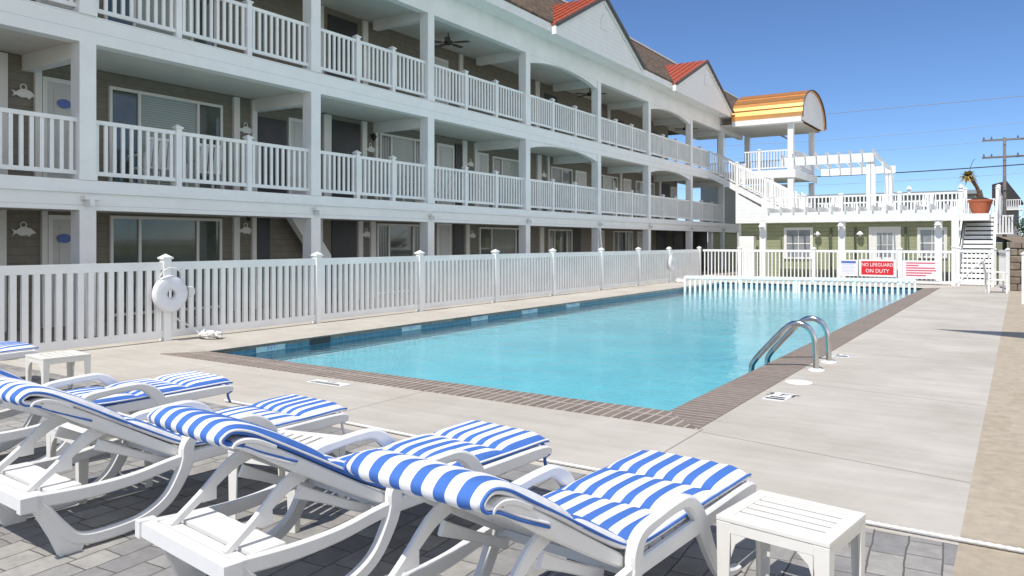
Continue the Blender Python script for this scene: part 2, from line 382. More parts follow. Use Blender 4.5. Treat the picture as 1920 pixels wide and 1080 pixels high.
def sweep_yz(mb, pts, widths, x0, x1, n=5, ch=.25):
    """flat moulded bar following a curve in the yz plane, between x0 and x1, with chamfered edges"""
    w3 = [(p[0], p[1], w) for p, w in zip(pts, widths)] if not isinstance(widths, (int, float)) else [(p[0], p[1], widths) for p in pts]
    C = catmull(w3, n); o = len(mb.v); m = len(C)
    for i, c in enumerate(C):
        a = C[max(i - 1, 0)]; b = C[min(i + 1, m - 1)]
        d = Vector((b[0] - a[0], b[1] - a[1])).normalized(); nn = Vector((-d.y, d.x)); h = c[2] / 2; t = (x1 - x0) * ch; hh = min(h * .5, t)
        prof = [(x0 + t, -h), (x1 - t, -h), (x1, -h + hh), (x1, h - hh), (x1 - t, h), (x0 + t, h), (x0, h - hh), (x0, -h + hh)]
        for x, q in prof: mb.v.append((x, c[0] + nn.x * q, c[1] + nn.y * q))
    for i in range(m - 1):
        for k in range(8):
            k2 = (k + 1) % 8; mb.f.append((o + i * 8 + k, o + i * 8 + k2, o + (i + 1) * 8 + k2, o + (i + 1) * 8 + k))
    mb.f.append(tuple(o + k for k in range(8))[::-1]); mb.f.append(tuple(o + (m - 1) * 8 + k for k in range(8)))
    return mb

# ------------------------------------------------------------------ ground, deck, pool (the setting)
PX0, PX1, PY0, PY1 = -9.85, -2.75, 6.82, 29.8     # pool opening
def ring(name, m, x0, x1, y0, y1, hx0, hx1, hy0, hy1, z, kind='structure', th=None):
    b = MB()
    xs = [x0, hx0, hx1, x1]; ys = [y0, hy0, hy1, y1]
    vs = [(x, y, z) for y in ys for x in xs]
    fs = [(j * 4 + i, j * 4 + i + 1, j * 4 + i + 5, j * 4 + i + 4) for j in range(3) for i in range(3) if not (i == 1 and j == 1)]
    b.add(vs, fs); return tag(b.build(name, m), kind=kind)
ring('ground', 'grass', -900, 900, -300, 1500, -11.0, -1.5, 5.5, 31., -.02)
ring('pool_deck', 'concrete', -11.9, -.27, 4.66, 32.6, -10.2, -2.28, 6.3, 30.2, 0.)
tag(MB().add([(-14, -6, 0), (-.27, -6, 0), (-.27, 4.66, 0), (-14, 4.66, 0)], [(0, 1, 2, 3)]).build('paver_patio', 'paver'), kind='structure')
tag(MB().add([(-.27, -6, 0), (4, -6, 0), (4, 40, 0), (-.27, 40, 0)], [(0, 1, 2, 3)]).build('stone_path', 'tan'), kind='structure')
tag(MB().box(-16.5, -11.9, -8, 48, -.018, .0).build('walkway', mat('walkway_concrete', (.34, .32, .29), .85, noise=.2, nscale=2)), kind='structure')
tag(MB().box(-11.9, 1.2, 32.6, 36.2, -.018, .0).build('yard_pavement', mat('yard_concrete', (.45, .43, .39), .85, noise=.2, nscale=2)), kind='structure')
# coping: near strip, right strip, far strip, thin left strip
cop = MB()
def quad(mb, p, z0, z1):
    vs = [(x, y, z) for z in (z0, z1) for x, y in p]
    mb.add(vs, [(3, 2, 1, 0), (4, 5, 6, 7), (0, 1, 5, 4), (1, 2, 6, 5), (2, 3, 7, 6), (3, 0, 4, 7)])
c1 = MB(); quad(c1, [(-10.2, 6.3), (-2.28, 6.3), (PX1, PY0), (PX0, PY0)], -.06, .006)
c2 = MB(); quad(c2, [(-2.28, 6.3), (-2.28, 30.2), (PX1, PY1), (PX1, PY0)], -.06, .006)
c3 = MB(); quad(c3, [(PX0, PY1), (PX1, PY1), (-2.28, 30.2), (-10.2, 30.2)], -.06, .006)
tag(c1.build('pool_edge', 'coping_x'), kind='structure'); tag(c2.build('pool_edge', 'coping_y'), kind='structure')
tag(c3.build('pool_edge', mat('pale_far_coping', (.62, .6, .55), .8, noise=.15)), kind='structure')
c4 = MB(); quad(c4, [(-10.2, 6.3), (PX0, PY0), (PX0, PY1), (-10.2, 30.2)], -.06, .004)
tag(c4.build('pool_edge', mat('pale_left_coping', (.50, .46, .40), .8, noise=.2, nscale=3)), kind='structure')
# basin
D = -.31; LEDGE = .02
bs = MB(); x0, x1, y0, y1 = PX0, PX1, PY0, PY1
bs.add([(x0, y0, -.27), (x1, y0, -.27), (x1, y1, -.27), (x0, y1, -.27), (x0, y0, D), (x1, y0, D), (x1, y1, D), (x0, y1, D)],
       [(4, 5, 6, 7), (0, 1, 5, 4), (1, 2, 6, 5), (2, 3, 7, 6), (3, 0, 4, 7)])
tag(bs.build('pool_basin', 'pool'), kind='structure')
tag(MB().box(x0 + LEDGE, x0 + LEDGE + .07, y0 + .05, y1 - .05, D - .02, D + .004).build('pool_floor_line', mat('white_floor_line', (.62, .70, .72), .5)), kind='structure')
def tile_strip(p0, p1):
    d = Vector((p1[0] - p0[0], p1[1] - p0[1])); L = d.length; b = MB()
    b.add([(0, 0, 0), (L, 0, 0), (L, .27, 0), (0, .27, 0)], [(0, 1, 2, 3)])
    o = b.build('pool_tile_band', 'tile', loc=(p0[0], p0[1], -.272)); o.rotation_euler = (R(90), 0, math.atan2(d.y, d.x)); return tag(o, kind='structure')
tile_strip((x0, y0), (x0, y1)); tile_strip((x0, y1), (x1, y1)); tile_strip((x1, y0), (x1, y1)); tile_strip((x0, y0), (x1, y0))
tag(MB().add([(x0, y0, -.13), (x1, y0, -.13), (x1, y1, -.13), (x0, y1, -.13)], [(0, 1, 2, 3)]).build('pool_water', 'water'), kind='structure')

# deck fittings: skimmer lids, depth markers
def lid(x, y, r, label):
    o = MB().lathe([(r, 0), (r, .008), (r * .92, .012)], 28).build('skimmer_cover', 'tile_lid', loc=(x, y, .002)); tag(o, label, 'skimmer cover')
lid(-2.085, 9.01, .15, 'round white skimmer lid set in the deck just before the ladder')
def deck_marker(x, y, rz, t1, label, w=.40, h=.30):
    r = empty('depth_marker', (x, y, .001), rz, label, 'depth marker', 'depth markers')
    MB().box(-w / 2, w / 2, -h / 2, h / 2, 0, .006).build('tile', 'tile_lid', r)
    text('lettering', t1, h * .42, 'black', r, (0, h * .22, .007), (0, 0, 0), .0005)
    MB().box(-w * .42, w * .42, -h * .40, -h * .28, .006, .008).build('printed_bar', 'black', r)
    MB().box(-w * .34, w * .34, -h * .18, -h * .08, .006, .008).build('printed_bar', 'black', r)
deck_marker(-2.06, 8.08, R(-4), '3 FT', 'white depth marker tile with black print on the right deck before the ladder', .22, .42)
deck_marker(-2.06, 11.46, R(-4), '3 FT', 'white depth marker tile on the right deck just beyond the ladder', .22, .3)
deck_marker(-6.5, 6.05, R(0), '3 FT', 'white depth marker tile with black print on the deck before the near pool edge', .55, .17)
def wall_marker(y, t1, label, w=.55):
    r = empty('depth_marker', (PX0 + .004, y, -.07), 0, label, 'depth marker', 'waterline depth markers')
    MB().box(0, .008, -w / 2, w / 2, -.055, .03).build('tile', 'pale_tile', r)
    text('lettering', t1, .10, 'sign_blue', r, (.009, 0, 0), (R(90), 0, R(90)), .0005)
for i, (y, w_) in enumerate(((7.95, .55), (11.3, .55), (13.55, .6), (15.6, .7), (17.75, .7))):
    wall_marker(y, '3 FT', ['white depth tile on the fence side pool wall nearest the loungers', 'second white depth tile along the fence side pool wall from the loungers',
        'third white depth tile along the fence side pool wall from the loungers', 'fourth white depth tile along the fence side pool wall from the loungers',
        'fifth white depth tile along the fence side pool wall from the loungers'][i], w_)
tag(MB().box(PX0 + .002, PX0 + .012, 8.75, 9.2, -.125, -.025).build('skimmer_opening', 'black'), 'dark skimmer opening in the waterline tile beside the nearest depth marker', 'skimmer')

# low white railing across the far end of the pool
def pool_rail():
    p0, p1 = Vector((-9.7, 25.5, 0)), Vector((-2.85, 28.1, 0)); r = empty('pool_divider_railing', tuple(p0), 0, 'low white picket railing standing in the water across the far end of the pool', 'railing')
    d = p1 - p0; L = d.length; d.normalize(); b = MB()
    rail = MB().bar((0, 0, .37), tuple(d * L + Vector((0, 0, .34))), .09, .10); rail.build('top_rail', 'vinyl', r)
    n = int(L / .17)
    for i in range(1, n):
        q = d * (L * i / n); b.box(q.x - .038, q.x + .038, q.y - .02, q.y + .02, -.35, .34)
    b.build('pickets', 'vinyl', r)
    for i in range(5):
        q = d * (L * i / 4); MB().box(q.x - .035, q.x + .035, q.y - .035, q.y + .035, -1.2, .39 - .03 * i / 4).build('post', 'vinyl', r)
pool_rail()

# ladder
def ladder():
    r = empty('pool_ladder', (-2.1, 10.35, 0), 0, 'curved stainless steel grab rails of the pool ladder on the right pool edge', 'ladder')
    for s, y in ((0, 9.98 - 10.35), (1, 10.73 - 10.35)):
        pts = catmull([(0, y, .0), (-.01, y, .25), (-.03, y, .42), (-.10, y, .53), (-.21, y, .575), (-.34, y, .53), (-.56, y, .30), (-.76, y, .06), (-.80, y, -.06), (-.80, y, -.3), (-.80, y, -.7)], 6)
        MB().tube(pts, .036, 14).build('grab_rail', 'steel', r, smooth=True)
        MB().lathe([(.10, .001), (.10, .012), (.06, .028), (.045, .03)], 20, (0, y, 0)).build('base_flange', 'tile_lid', r, smooth=False)
    for z in (-.35, -.6): MB().box(-.84, -.762, -.37, .38, z, z + .03).build('tread', 'steel', r)
ladder()

# ------------------------------------------------------------------ fences
def post(mb, x, y, h, w=.13, z0=0.):
    mb.box(x - w / 2, x + w / 2, y - w / 2, y + w / 2, z0, h)
    c = w / 2 + .022
    mb.box(x - c, x + c, y - c, y + c, h, h + .03)
    mb.add([(x - c * .9, y - c * .9, h + .03), (x + c * .9, y - c * .9, h + .03), (x + c * .9, y + c * .9, h + .03), (x - c * .9, y + c * .9, h + .03), (x, y, h + .085)],
           [(0, 1, 4), (1, 2, 4), (2, 3, 4), (3, 0, 4), (3, 2, 1, 0)])
def panel(p0, p1, zb0, zb1, h, sp, pw, pd, rail_t=.09, rail_b=.09, rail_w=.05, gap=None):
    """picket panel from p0 to p1 (2D); zb* bottom rail height at each end; h height of the panel"""
    b = MB(); a = Vector((p0[0], p0[1], 0)); c = Vector((p1[0], p1[1], 0)); d = c - a; L = d.length; ang = math.atan2(d.y, d.x)
    A0 = Vector((p0[0], p0[1], zb0)); A1 = Vector((p1[0], p1[1], zb1)); H = Vector((0, 0, h))
    b.bar(A0 + Vector((0, 0, rail_b / 2)), A1 + Vector((0, 0, rail_b / 2)), rail_w, rail_b)
    b.bar(A0 + H - Vector((0, 0, rail_t / 2)), A1 + H - Vector((0, 0, rail_t / 2)), rail_w + .012, rail_t)
    n = max(1, int(round(L / sp)))
    for i in range(n):
        t = (i + .5) / n; q = A0.lerp(A1, t)
        b.box(q.x - pw / 2, q.x + pw / 2, q.y - pd / 2, q.y + pd / 2, q.z + rail_b * .5, q.z + h - rail_t * .5, ang)
    return b
FT = 1.27
r = empty('pool_fence', (-11.5, 18, 0), 0, 'long white picket fence between the pool deck and the hotel walkway', 'fence')
ys = [-2.2, .95, 4.05, 7.2, 10.4, 13.48, 16.53, 19.5, 22.65, 25.6, 28.5, 31.9]
xs_ = [-11.5] * 12
for i, y in enumerate(ys):
    b = MB(); post(b, 0, y - 18, FT + .05); b.build('post', 'vinyl', r)
    if i < len(ys) - 1:
        panel((0, y - 18 + .065), (0, ys[i + 1] - 18 - .065), .05, .05, FT - .05, .152, .085, .045, .13, .12, .05).build('panel', 'vinyl', r)
r = empty('far_fence', (-6.8, 32, 0), 0, 'white picket fence carrying signs across the far end of the pool deck', 'fence')
fx = [-11.43, -9.78, -6.83, -3.74, -2.0]
for i, x in enumerate(fx):
    if i:
        b = MB(); post(b, x + 6.8, 0, FT + (.04 if i < 4 else .12), .13); b.build('post', 'vinyl', r)
        panel((fx[i - 1] + 6.8 + .065, 0), (x + 6.8 - .065, 0), .06, .06, FT - .06, .15, .04, .04, .09, .09, .05).build('panel', 'vinyl', r)
r = empty('fence_gate', (-1.4, 32, 0), 0, 'white picket gate with a diagonal brace in front of the terrace stairs', 'gate')
panel((-.5, 0), (.55, 0), .06, .06, FT - .02, .13, .04, .035).build('panel', 'vinyl', r)
MB().bar((-.5, -.05, .1), (.55, -.05, FT - .05), .03, .05).build('brace', 'vinyl', r)
for x in (-.45, .6): b = MB(); post(b, x, 0, FT + .1, .09); b.build('post', 'vinyl', r)
r = empty('side_fence', (-.62, 31.2, 0), 0, 'short white picket fence running back beside the armchair and stone wall', 'fence')
panel((.02, .75), (.28, -1.2), .06, .06, FT - .02, .14, .04, .04).build('panel', 'vinyl', r)
b = MB(); post(b, .3, -1.3, FT + .05, .12); b.build('post', 'vinyl', r)
b = MB(); post(b, .1, 23.6, FT, .12); tag(b.build('fence_post', 'vinyl'), 'single white fence post at the right edge of the sandstone path', 'fence post')

# signs on far fence
def sign(x0, x1, z0, z1, label):
    r = empty('sign', ((x0 + x1) / 2, 31.93, (z0 + z1) / 2), 0, label, 'sign', 'signs on the far fence')
    w_, h_ = (x1 - x0) / 2, (z1 - z0) / 2
    MB().box(-w_, w_, -.012, 0, -h_, h_).build('board', 'sign_white', r); return r, w_, h_
r, w_, h_ = sign(-5.86, -5.20, .27, .90, 'small white sign with blue header hung on the far fence')
MB().box(-w_ * .8, w_ * .8, -.015, -.012, h_ * .55, h_ * .85).build('printed_header', 'sign_blue', r)
b = MB()
for k in range(7): b.box(-w_ * .75, w_ * (.55 + .2 * (k % 3) / 2), -.015, -.012, h_ * (.38 - k * .18), h_ * (.43 - k * .18))
b.build('printed_lines', mat('pale_blue_print', (.35, .42, .68), .5), r)
r, w_, h_ = sign(-5.15, -3.88, .27, .92, 'red NO LIFEGUARD ON DUTY sign with white border on the far fence')
MB().box(-w_ * .88, w_ * .88, -.016, -.012, -h_ * .80, h_ * .80).build('red_field', 'sign_red', r)
text('lettering', 'NO LIFEGUARD', .185, 'sign_white', r, (0, -.018, h_ * .36), (R(90), 0, 0), .001, .84)
text('lettering', 'ON DUTY', .20, 'sign_white', r, (0, -.018, -h_ * .36), (R(90), 0, 0), .001, .9)
r, w_, h_ = sign(-3.66, -2.46, .22, .90, 'white sign with rows of small red print on the far fence')
b = MB()
for k, (a, c) in enumerate(((-.8, .8), (-.8, -.1), (-.8, .8), (-.8, .85), (-.8, .6), (-.8, .3))):
    z = h_ * (.72 - k * .27); b.box(w_ * a, w_ * c, -.015, -.012, z - .025, z + .025)
b.build('printed_lines', 'sign_pink', r)

# life rings with ropes
def life_ring(loc, rz, label, plabel, sc_=1.):
    r = empty('life_ring', loc, rz, label, 'life ring', 'life rings on the pool fence')
    b = MB(); n = 40; prof = []
    R0, r0 = .30, .062
    for k in range(n):
        t = 2 * math.pi * k / n
        for j, (rad, x) in enumerate(((.285, 0), (.30, .03), (.285, .085), (.25, .10), (.12, .10), (.075, .095), (.065, .04), (.075, 0))):
            b.v.append((x, rad * math.cos(t), rad * math.sin(t)))
    for k in range(n):
        k2 = (k + 1) % n
        for j in range(8): j2 = (j + 1) % 8; b.f.append((k * 8 + j, k * 8 + j2, k2 * 8 + j2, k2 * 8 + j))
    b.build('ring_body', mat('white_float', (.78, .77, .80), .5, noise=.08), r, smooth=True)
    MB().prism([(.07 * math.cos(t), .07 * math.sin(t)) for t in [math.pi * 2 * i / 20 for i in range(20)]], .0, .02, 'yz').build('hole_backing', mat('grey_hole', (.09, .09, .09), .8), r)
    MB().box(.098, .104, -.055, -.012, -.06, .07).build('bracket_arm', 'white', r)
    rp = [(.06, -.2, .24), (.09, -.15, .36), (.07, 0, .42), (.09, .14, .36), (.05, .22, .22)]
    MB().tube(catmull(rp, 5), .012, 8).build('hanging_rope', 'rope', r, smooth=True)
    MB().tube(catmull([(.05, .29, .10), (.1, .38, .08), (.08, .40, -.03), (.05, .31, -.08)], 5), .011, 8).build('rope_loop', 'rope', r, smooth=True)
    return r
life_ring((-11.42, 7.2, .76), 0, 'white life ring with a small dark opening hung on the fence post nearest the loungers', '')
life_ring((-11.42, 28.5, .76), 0, 'white life ring hung on the fence post near the far corner of the pool', '')
def rope_pile(x, y, s, label):
    random.seed(int(x * 10) + int(y * 10)); pts = []
    for i in range(70):
        a = i * .9; rr = .17 * s * (.35 + .65 * random.random()); pts.append((rr * 1.3 * math.cos(a), rr * math.sin(a), .02 + .20 * s * random.random() * (1 - rr / (.25 * s))))
    o = MB().tube(catmull(pts, 3), .016, 7).build('rope_coil', 'rope', smooth=True, loc=(x, y, .005)); tag(o, label, 'rope', 'coiled ropes by the fence')
rope_pile(-11.1, 7.75, 1., 'heap of white rope on the deck under the nearest life ring')
rope_pile(-11.15, 28.7, .9, 'heap of white rope on the deck in the far corner under the second life ring')
tag(MB().tube(catmull([(0, 0, .45), (.03, .1, .32), (.05, .3, .2), (.14, .45, .04), (.16, .52, .03)], 5), .012, 8).build('rope', 'rope', smooth=True, loc=(-11.38, 7.25, 0)), 'slack white rope hanging from the nearest life ring down to its rope heap', 'rope')
# rope line between patio and deck
pts = []; x = -6.6
b = MB(); i = 0
while x < 1.0:
    rr = .009 if i % 2 else .013
    pts.append(((x, 4.70 + .012 * math.sin(x * 2.1) - .012 * x, .02), rr)); x += .022; i += 1
b.tube([p for p, _ in pts], .015, 6, radii=[q for _, q in pts]); tag(b.build('border_rope', 'rope', smooth=True), 'thin white knotted rope lying along the seam of pavers and concrete deck', 'rope')

# ------------------------------------------------------------------ hotel
H = empty('hotel_building', (-13.2, 11.9, 0), R(1.35), 'long three storey hotel with white balconies, taupe walls and gabled brown roof', 'hotel')
S0, S1 = -12.2, 33.9
POSTS = [-11.6, -5.12, 0.0, 4.16, 9.26, 14.62, 19.71, 25.29, 30.69]
BAYS = list(zip(POSTS[:-1], POSTS[1:]))
ARCH = {(9.26, 14.62), (19.71, 25.29)}
L2F, L3F = 2.64, 5.44
# slabs, beams
MB().box(-.26, 0, S0, 34.1, 2.13, 2.635).build('floor_beam', 'beam', H)
MB().box(-.262, .04, S0, 34.1, 2.42, 2.46).build('drip_ledge', 'white', H)
MB().box(-2.6, -.262, S0, 34.0, 2.17, 2.63).build('balcony_floor', 'ceiling', H)
MB().box(-.26, 0, S0, 34.1, 4.95, 5.42).build('floor_beam', 'beam', H)
MB().box(-2.6, -.262, S0, 34.0, 4.98, 5.415).build('balcony_floor', 'ceiling', H)
MB().box(-2.6, -.262, S0, 34.0, 7.88, 7.96).build('porch_ceiling', 'ceiling', H)
MB().box(-.24, -.01, S0, 34.6, 7.78, 8.62).build('frieze', 'white', H)
MB().box(-.01, .55, S0, 34.2, 8.50, 8.56).build('soffit', 'white', H)
MB().box(.55, .60, S0, 34.2, 8.50, 8.78).build('fascia', 'white', H)
for (a, b_) in BAYS:
    if (a, b_) in ARCH:
        for z1, zz in ((4.949, .24), (7.779, .26)):
            n = 14; p = [(a + .141, z1)] + [(a + .141 + (b_ - a - .282) * i / n, z1 - .03 - zz * (2 * i / n - 1) ** 2 * (.75 + .25 * abs(2 * i / n - 1))) for i in range(n + 1)] + [(b_ - .141, z1)]
            q = []
            for i in range(n):
                aa = p[1 + i]; bb = p[2 + i]
                q.append([(aa[0], aa[1]), (bb[0], bb[1]), (bb[0], z1), (aa[0], z1)])
            mb = MB()
            for s_ in q: mb.prism(s_, -.22, -.03, 'yz')
            mb.build('arch_panel', 'white', H)
for s in POSTS:
    for z0, z1 in ((0, 2.13), (2.636, 4.95), (5.421, 7.78)):
        b = MB().box(-.27, .006, s - .14, s + .14, z0, z1)
        b.build('post', 'white', H)
        if z0: 
            MB().box(-.285, .02, s - .155, s + .155, z0, z0 + .1).build('post_base', 'white', H)
    for z, w_ in ((4.70, .10), (7.62, .10)):   # cross beams under ceilings
        top = {4.70: 4.98, 7.62: 7.88}[z]
        MB().box(-2.0, -.272, s - w_, s + w_, z, top).build('cross_beam', 'white', H)
# back walls
MB().box(-2.3, -2.0, S0, 34.0, 0, 2.17).build('wall', 'wall', H)
MB().box(-2.3, -2.0, S0, 28.7, 2.63, 4.98).build('wall', 'wall', H)
MB().box(-2.5, -2.2, S0, 27.8, 5.415, 7.88).build('wall', 'wall', H)
MB().box(-8.5, -2.31, S0, 28.69, 0, 5.2).build('rear_wall', 'wall', H)
MB().box(-3.2, -2.51, S0, 27.79, 5.21, 7.87).build('rear_wall', 'wall', H)
# end wall pieces on L1..L3 far end
# main roof
EZ, RZ = 8.79, 12.0
rf = MB().prism([(.62, EZ - .01), (.62, EZ + .05), (-3.0, RZ + .06), (-3.0, RZ - .3), (-2.0, 8.7), (.3, 8.57)], S0, 33.2, 'xz'); rf.prism([(.62, EZ - .01), (.62, EZ + .05), (-3.0, RZ + .06), (-3.0, RZ - .04)], 33.2, 44, 'xz'); rf.build('roof', 'shingle', H)
MB().box(-3.12, -2.9, S0, 43.9, RZ + .03, RZ + .12).build('ridge_cap', 'white', H)
MB().prism([(-3.002, RZ), (-3.002, 8.2), (-8.6, 8.2), (-8.6, 8.8)], S0, 33.2, 'xz').build('rear_roof', 'shingle', H)
# gables
def gable(s0, s1, zap, zb, nm=None):
    mid = (s0 + s1) / 2; hw = (s1 - s0) / 2
    MB().prism([(s0 + .12, zb - .25), (s1 - .12, zb - .25), (s1 - .12, zb), (mid, zap - .12), (s0 + .12, zb)], .601, .68, 'yz').build('gable_wall', 'siding_white', H)
    # rake trim
    t = MB()
    for e0, e1 in (((s0, zb), (mid, zap)), ((mid, zap), (s1, zb))):
        d = Vector((e1[0] - e0[0], e1[1] - e0[1])).normalized(); nn = Vector((-d.y, d.x))
        t.prism([(e0[0], e0[1]), (e1[0], e1[1]), (e1[0] - nn.x * .16, e1[1] - nn.y * .16), (e0[0] - nn.x * .16, e0[1] - nn.y * .16)], .69, .74, 'yz')
    t.build('rake_trim', 'white', H)
    MB().prism([(mid - .22, zap - 1.2), (mid + .22, zap - 1.2), (mid + .22, zap - .85), (mid, zap - .6), (mid - .22, zap - .85)], .681, .72, 'yz').build('gable_vent', 'white', H)
    # two slopes running back into the main roof: x where main roof reaches z
    def xm(z): return .62 - (z - EZ) / (RZ - EZ) * 3.62
    for sgn, se, nmm in ((-1, s0, 'metal_roof'), (1, s1, 'gable_roof')):
        th = .05
        a = (.80, mid, zap + .02); b2 = (.80, se, zb + .02); c = (xm(zap) - .3, mid, zap + .02); d2 = (xm(zb) - .2, se, zb + .02)
        top = [a, b2, d2, c]; v = [(x, y, z + th) for x, y, z in top] + [(x, y, z) for x, y, z in top]
        MB().add(v, [(0, 1, 2, 3), (7, 6, 5, 4), (0, 4, 5, 1), (1, 5, 6, 2), (2, 6, 7, 3), (3, 7, 4, 0)]).build(nmm, 'red_metal', H)
        if sgn < 0:
            for k in range(1, 6):
                x_ = .80 - k * .42
                if x_ < xm(zap): break
            sm = MB()
            for k in range(0, 9):
                x_ = .78 - k * .33; 
                t_end = 1.0; t0 = 0.
                # standing seam from eave to ridge where above main roof
                pA = Vector((x_, se, zb + .09)); pB = Vector((x_, mid, zap + .09))
                # clip below main roof
                zmain = EZ + (.62 - x_) / 3.62 * (RZ - EZ)
                if zmain > zap: continue
                if zmain > zb + .02:
                    tt = (zmain - zb) / (zap - zb); pA = pA.lerp(pB, tt)
                sm.bar(pA, pB, .03, .05)
            sm.build('standing_seams', 'red_metal', H)
    e = MB()
    for sgn, se in ((-1, s0), (1, s1)):
        e.bar((.80, se, zb + .0), (.80, mid, zap + .0), .05, .12)
    e.build('roof_edge_trim', 'flash', H)
    MB().box(.55, .80, s0 - .03, s0 + .14, zb - .30, zb - .04).build('eave_return', 'white', H)
gable(9.75, 17.3, 10.62, 8.70)
gable(20.9, 29.9, 10.62, 8.70)
# balcony railings
def hotel_rail(a, b_, z, nmid=2, idx=0):
    L = b_ - a - .28; st = a + .14
    for k in range(nmid + 1):
        p0 = st + L * k / (nmid + 1); p1 = st + L * (k + 1) / (nmid + 1)
        w0 = .055 if k else 0; w1 = .055 if k < nmid else 0
        panel((-.12, p0 + w0), (-.12, p1 - w1), z + .09, z + .09, .95, .155, .062, .035, .07, .07, .05).build('balcony_railing', 'vinyl', H)
        if k < nmid:
            m_ = MB(); post(m_, -.12, p1, z + 1.09, .115, z); m_.build('railing_post', 'vinyl', H)
for (a, b_) in BAYS:
    for z in (L2F, L3F): 
        if z == L3F and a == 25.29: b2 = 28.3
        hotel_rail(a, b_ if not (a == 25.29 and z == L3F) else 28.6, z, 2 if not (a == 25.29 and z == L3F) else 1)
hotel_rail(-16, -11.6, L2F)
# wall features (px-derived positions along the wall)
WX = -2.0
def feature(kind, s0, s1, z0, z1, wx=WX):
    if kind == 'window':
        fr = empty('window'); fr.parent = H; b = MB()
        t_ = .06
        b.box(wx, wx + .05, s0, s1, z1 - t_, z1); b.box(wx, wx + .05, s0, s1, z0, z0 + t_)
        w_ = s1 - s0; divs = [0, .24, .76, 1] if w_ > 1.9 else [0, .5, 1]
        for k, q in enumerate(divs):
            c = s0 + w_ * q; c = min(max(c, s0 + t_ / 2), s1 - t_ / 2); b.box(wx, wx + .055, c - t_ / 2, c + t_ / 2, z0 + t_, z1 - t_)
        fo = b.build('frame', 'frame', fr)
        for k in range(len(divs) - 1):
            c0, c1 = s0 + w_ * divs[k] + t_ / 2, s0 + w_ * divs[k + 1] - t_ / 2
            MB().box(wx + .001, wx + .02, c0, c1, z0 + t_, z1 - t_).build('pane', 'blind' if (len(divs) == 4 and k == 1 and z0 > 2) else ('curtain' if (k + int(s0 * 3)) % 2 == 0 and s0 > 0 else 'glass'), fr)
    elif kind == 'door':
        fr = MB(); fr.box(wx, wx + .05, s0, s0 + .08, z0, z1); fr.box(wx, wx + .05, s1 - .08, s1, z0, z1); fr.box(wx, wx + .05, s0 + .08, s1 - .08, z1 - .08, z1)
        d = MB().box(wx, wx + .035, s0 + .08, s1 - .08, z0, z1 - .08).build('door', 'door', H)
        fr.build('door_frame', 'frame', d)
        pn = MB(); 
        for a_, c_ in ((.12, .45), (.52, .9)): pn.box(wx + .036, wx + .045, s0 + .2, s1 - .2, z0 + (z1 - z0) * a_, z0 + (z1 - z0) * c_)
        pn.build('door_panels', 'door', d)
        MB().lathe([(.03, 0), (.035, .03), (.01, .05)], 10, (wx + .06, s1 - .16, z0 + 1.0)).build('handle', 'steel', d)
    elif kind == 'trim':
        MB().box(wx, wx + .07, s0, s1, z0, z1).build('wall_trim', 'frame', H)
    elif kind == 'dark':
        MB().box(wx, wx + .03, s0, s1, z0, z1).build('doorway_shade', 'dark', H)  # flat panel, its dark colour stands for the shade of a deep passage
L2t = 4.72
for f in [('trim', -5.62, -5.48, L2F, 4.95), ('trim', -5.02, -4.90, L2F, 4.95), ('door', -4.88, -4.22, L2F, 4.66), ('window', -3.62, -.98, L2F + .1, 4.70), ('trim', -.69, -.53, L2F, 4.95), ('trim', -.17, -.03, L2F, 4.95),
          ('dark', 0.02, .88, L2F, 4.6), ('door', .95, 1.75, L2F, 4.7), ('trim', 2.12, 2.38, L2F, 4.95), ('dark', 2.44, 3.5, L2F, 4.85), ('trim', 3.56, 3.74, L2F, 4.95), ('trim', 4.10, 4.2, L2F, 4.95),
          ('window', 4.3, 6.35, L2F + .1, 4.72), ('door', 6.95, 7.85, L2F, 4.72), ('dark', 7.95, 8.3, L2F, 4.8), ('trim', 8.31, 8.55, L2F, 4.95), ('trim', 9.01, 9.15, L2F, 4.95), ('door', 9.2, 9.85, L2F, 4.65), ('window', 10.12, 12.6, L2F + .1, 4.6),
          ('trim', 13.2, 13.5, L2F, 4.95), ('trim', 14.0, 14.14, L2F, 4.95), ('window', 14.3, 16.1, L2F + .1, 4.6), ('door', 16.4, 17.4, L2F, 4.6),
          ('window', 18.6, 20.6, L2F + .1, 4.6), ('trim', 20.9, 21.1, L2F, 4.95), ('door', 21.3, 22.2, L2F, 4.6), ('window', 22.8, 25.2, L2F + .1, 4.6), ('trim', 25.9, 26.1, L2F, 4.95), ('dark', 26.3, 27.4, L2F, 4.7), ('door', 27.6, 28.5, L2F, 4.6)]:
    feature(*f)
for f in [('trim', -5.62, -5.50, 0, 2.165), ('trim', -4.9, -4.8, 0, 2.165), ('door', -4.78, -4.2, 0, 2.1), ('window', -3.6, -1.0, .1, 2.12), ('trim', -.69, -.53, 0, 2.165), ('trim', -.17, -.05, 0, 2.165), ('dark', .0, .38, 0, 2.5),
          ('dark', 2.44, 3.35, 0, 2.165), ('trim', 3.40, 3.58, 0, 2.165), ('trim', 3.9, 4.1, 0, 2.165), ('window', 4.18, 6.3, .1, 2.12), ('door', 6.95, 7.7, 0, 2.2), ('dark', 7.87, 8.4, 0, 2.4), ('trim', 8.5, 8.7, 0, 2.165), ('window', 9.3, 12.4, .1, 2.1),
          ('trim', 13.4, 13.7, 0, 2.165), ('window', 14.1, 16.1, .1, 2.1), ('dark', 16.2, 16.9, 0, 2.3), ('door', 18.2, 19.2, 0, 2.1), ('window', 20.2, 22.4, .1, 2.1), ('door', 23, 23.9, 0, 2.1), ('trim', 24.4, 24.6, 0, 2.165), ('dark', 25.6, 27.0, 0, 2.3), ('dark', 28, 29.5, 0, 2.2)]:
    feature(*f)
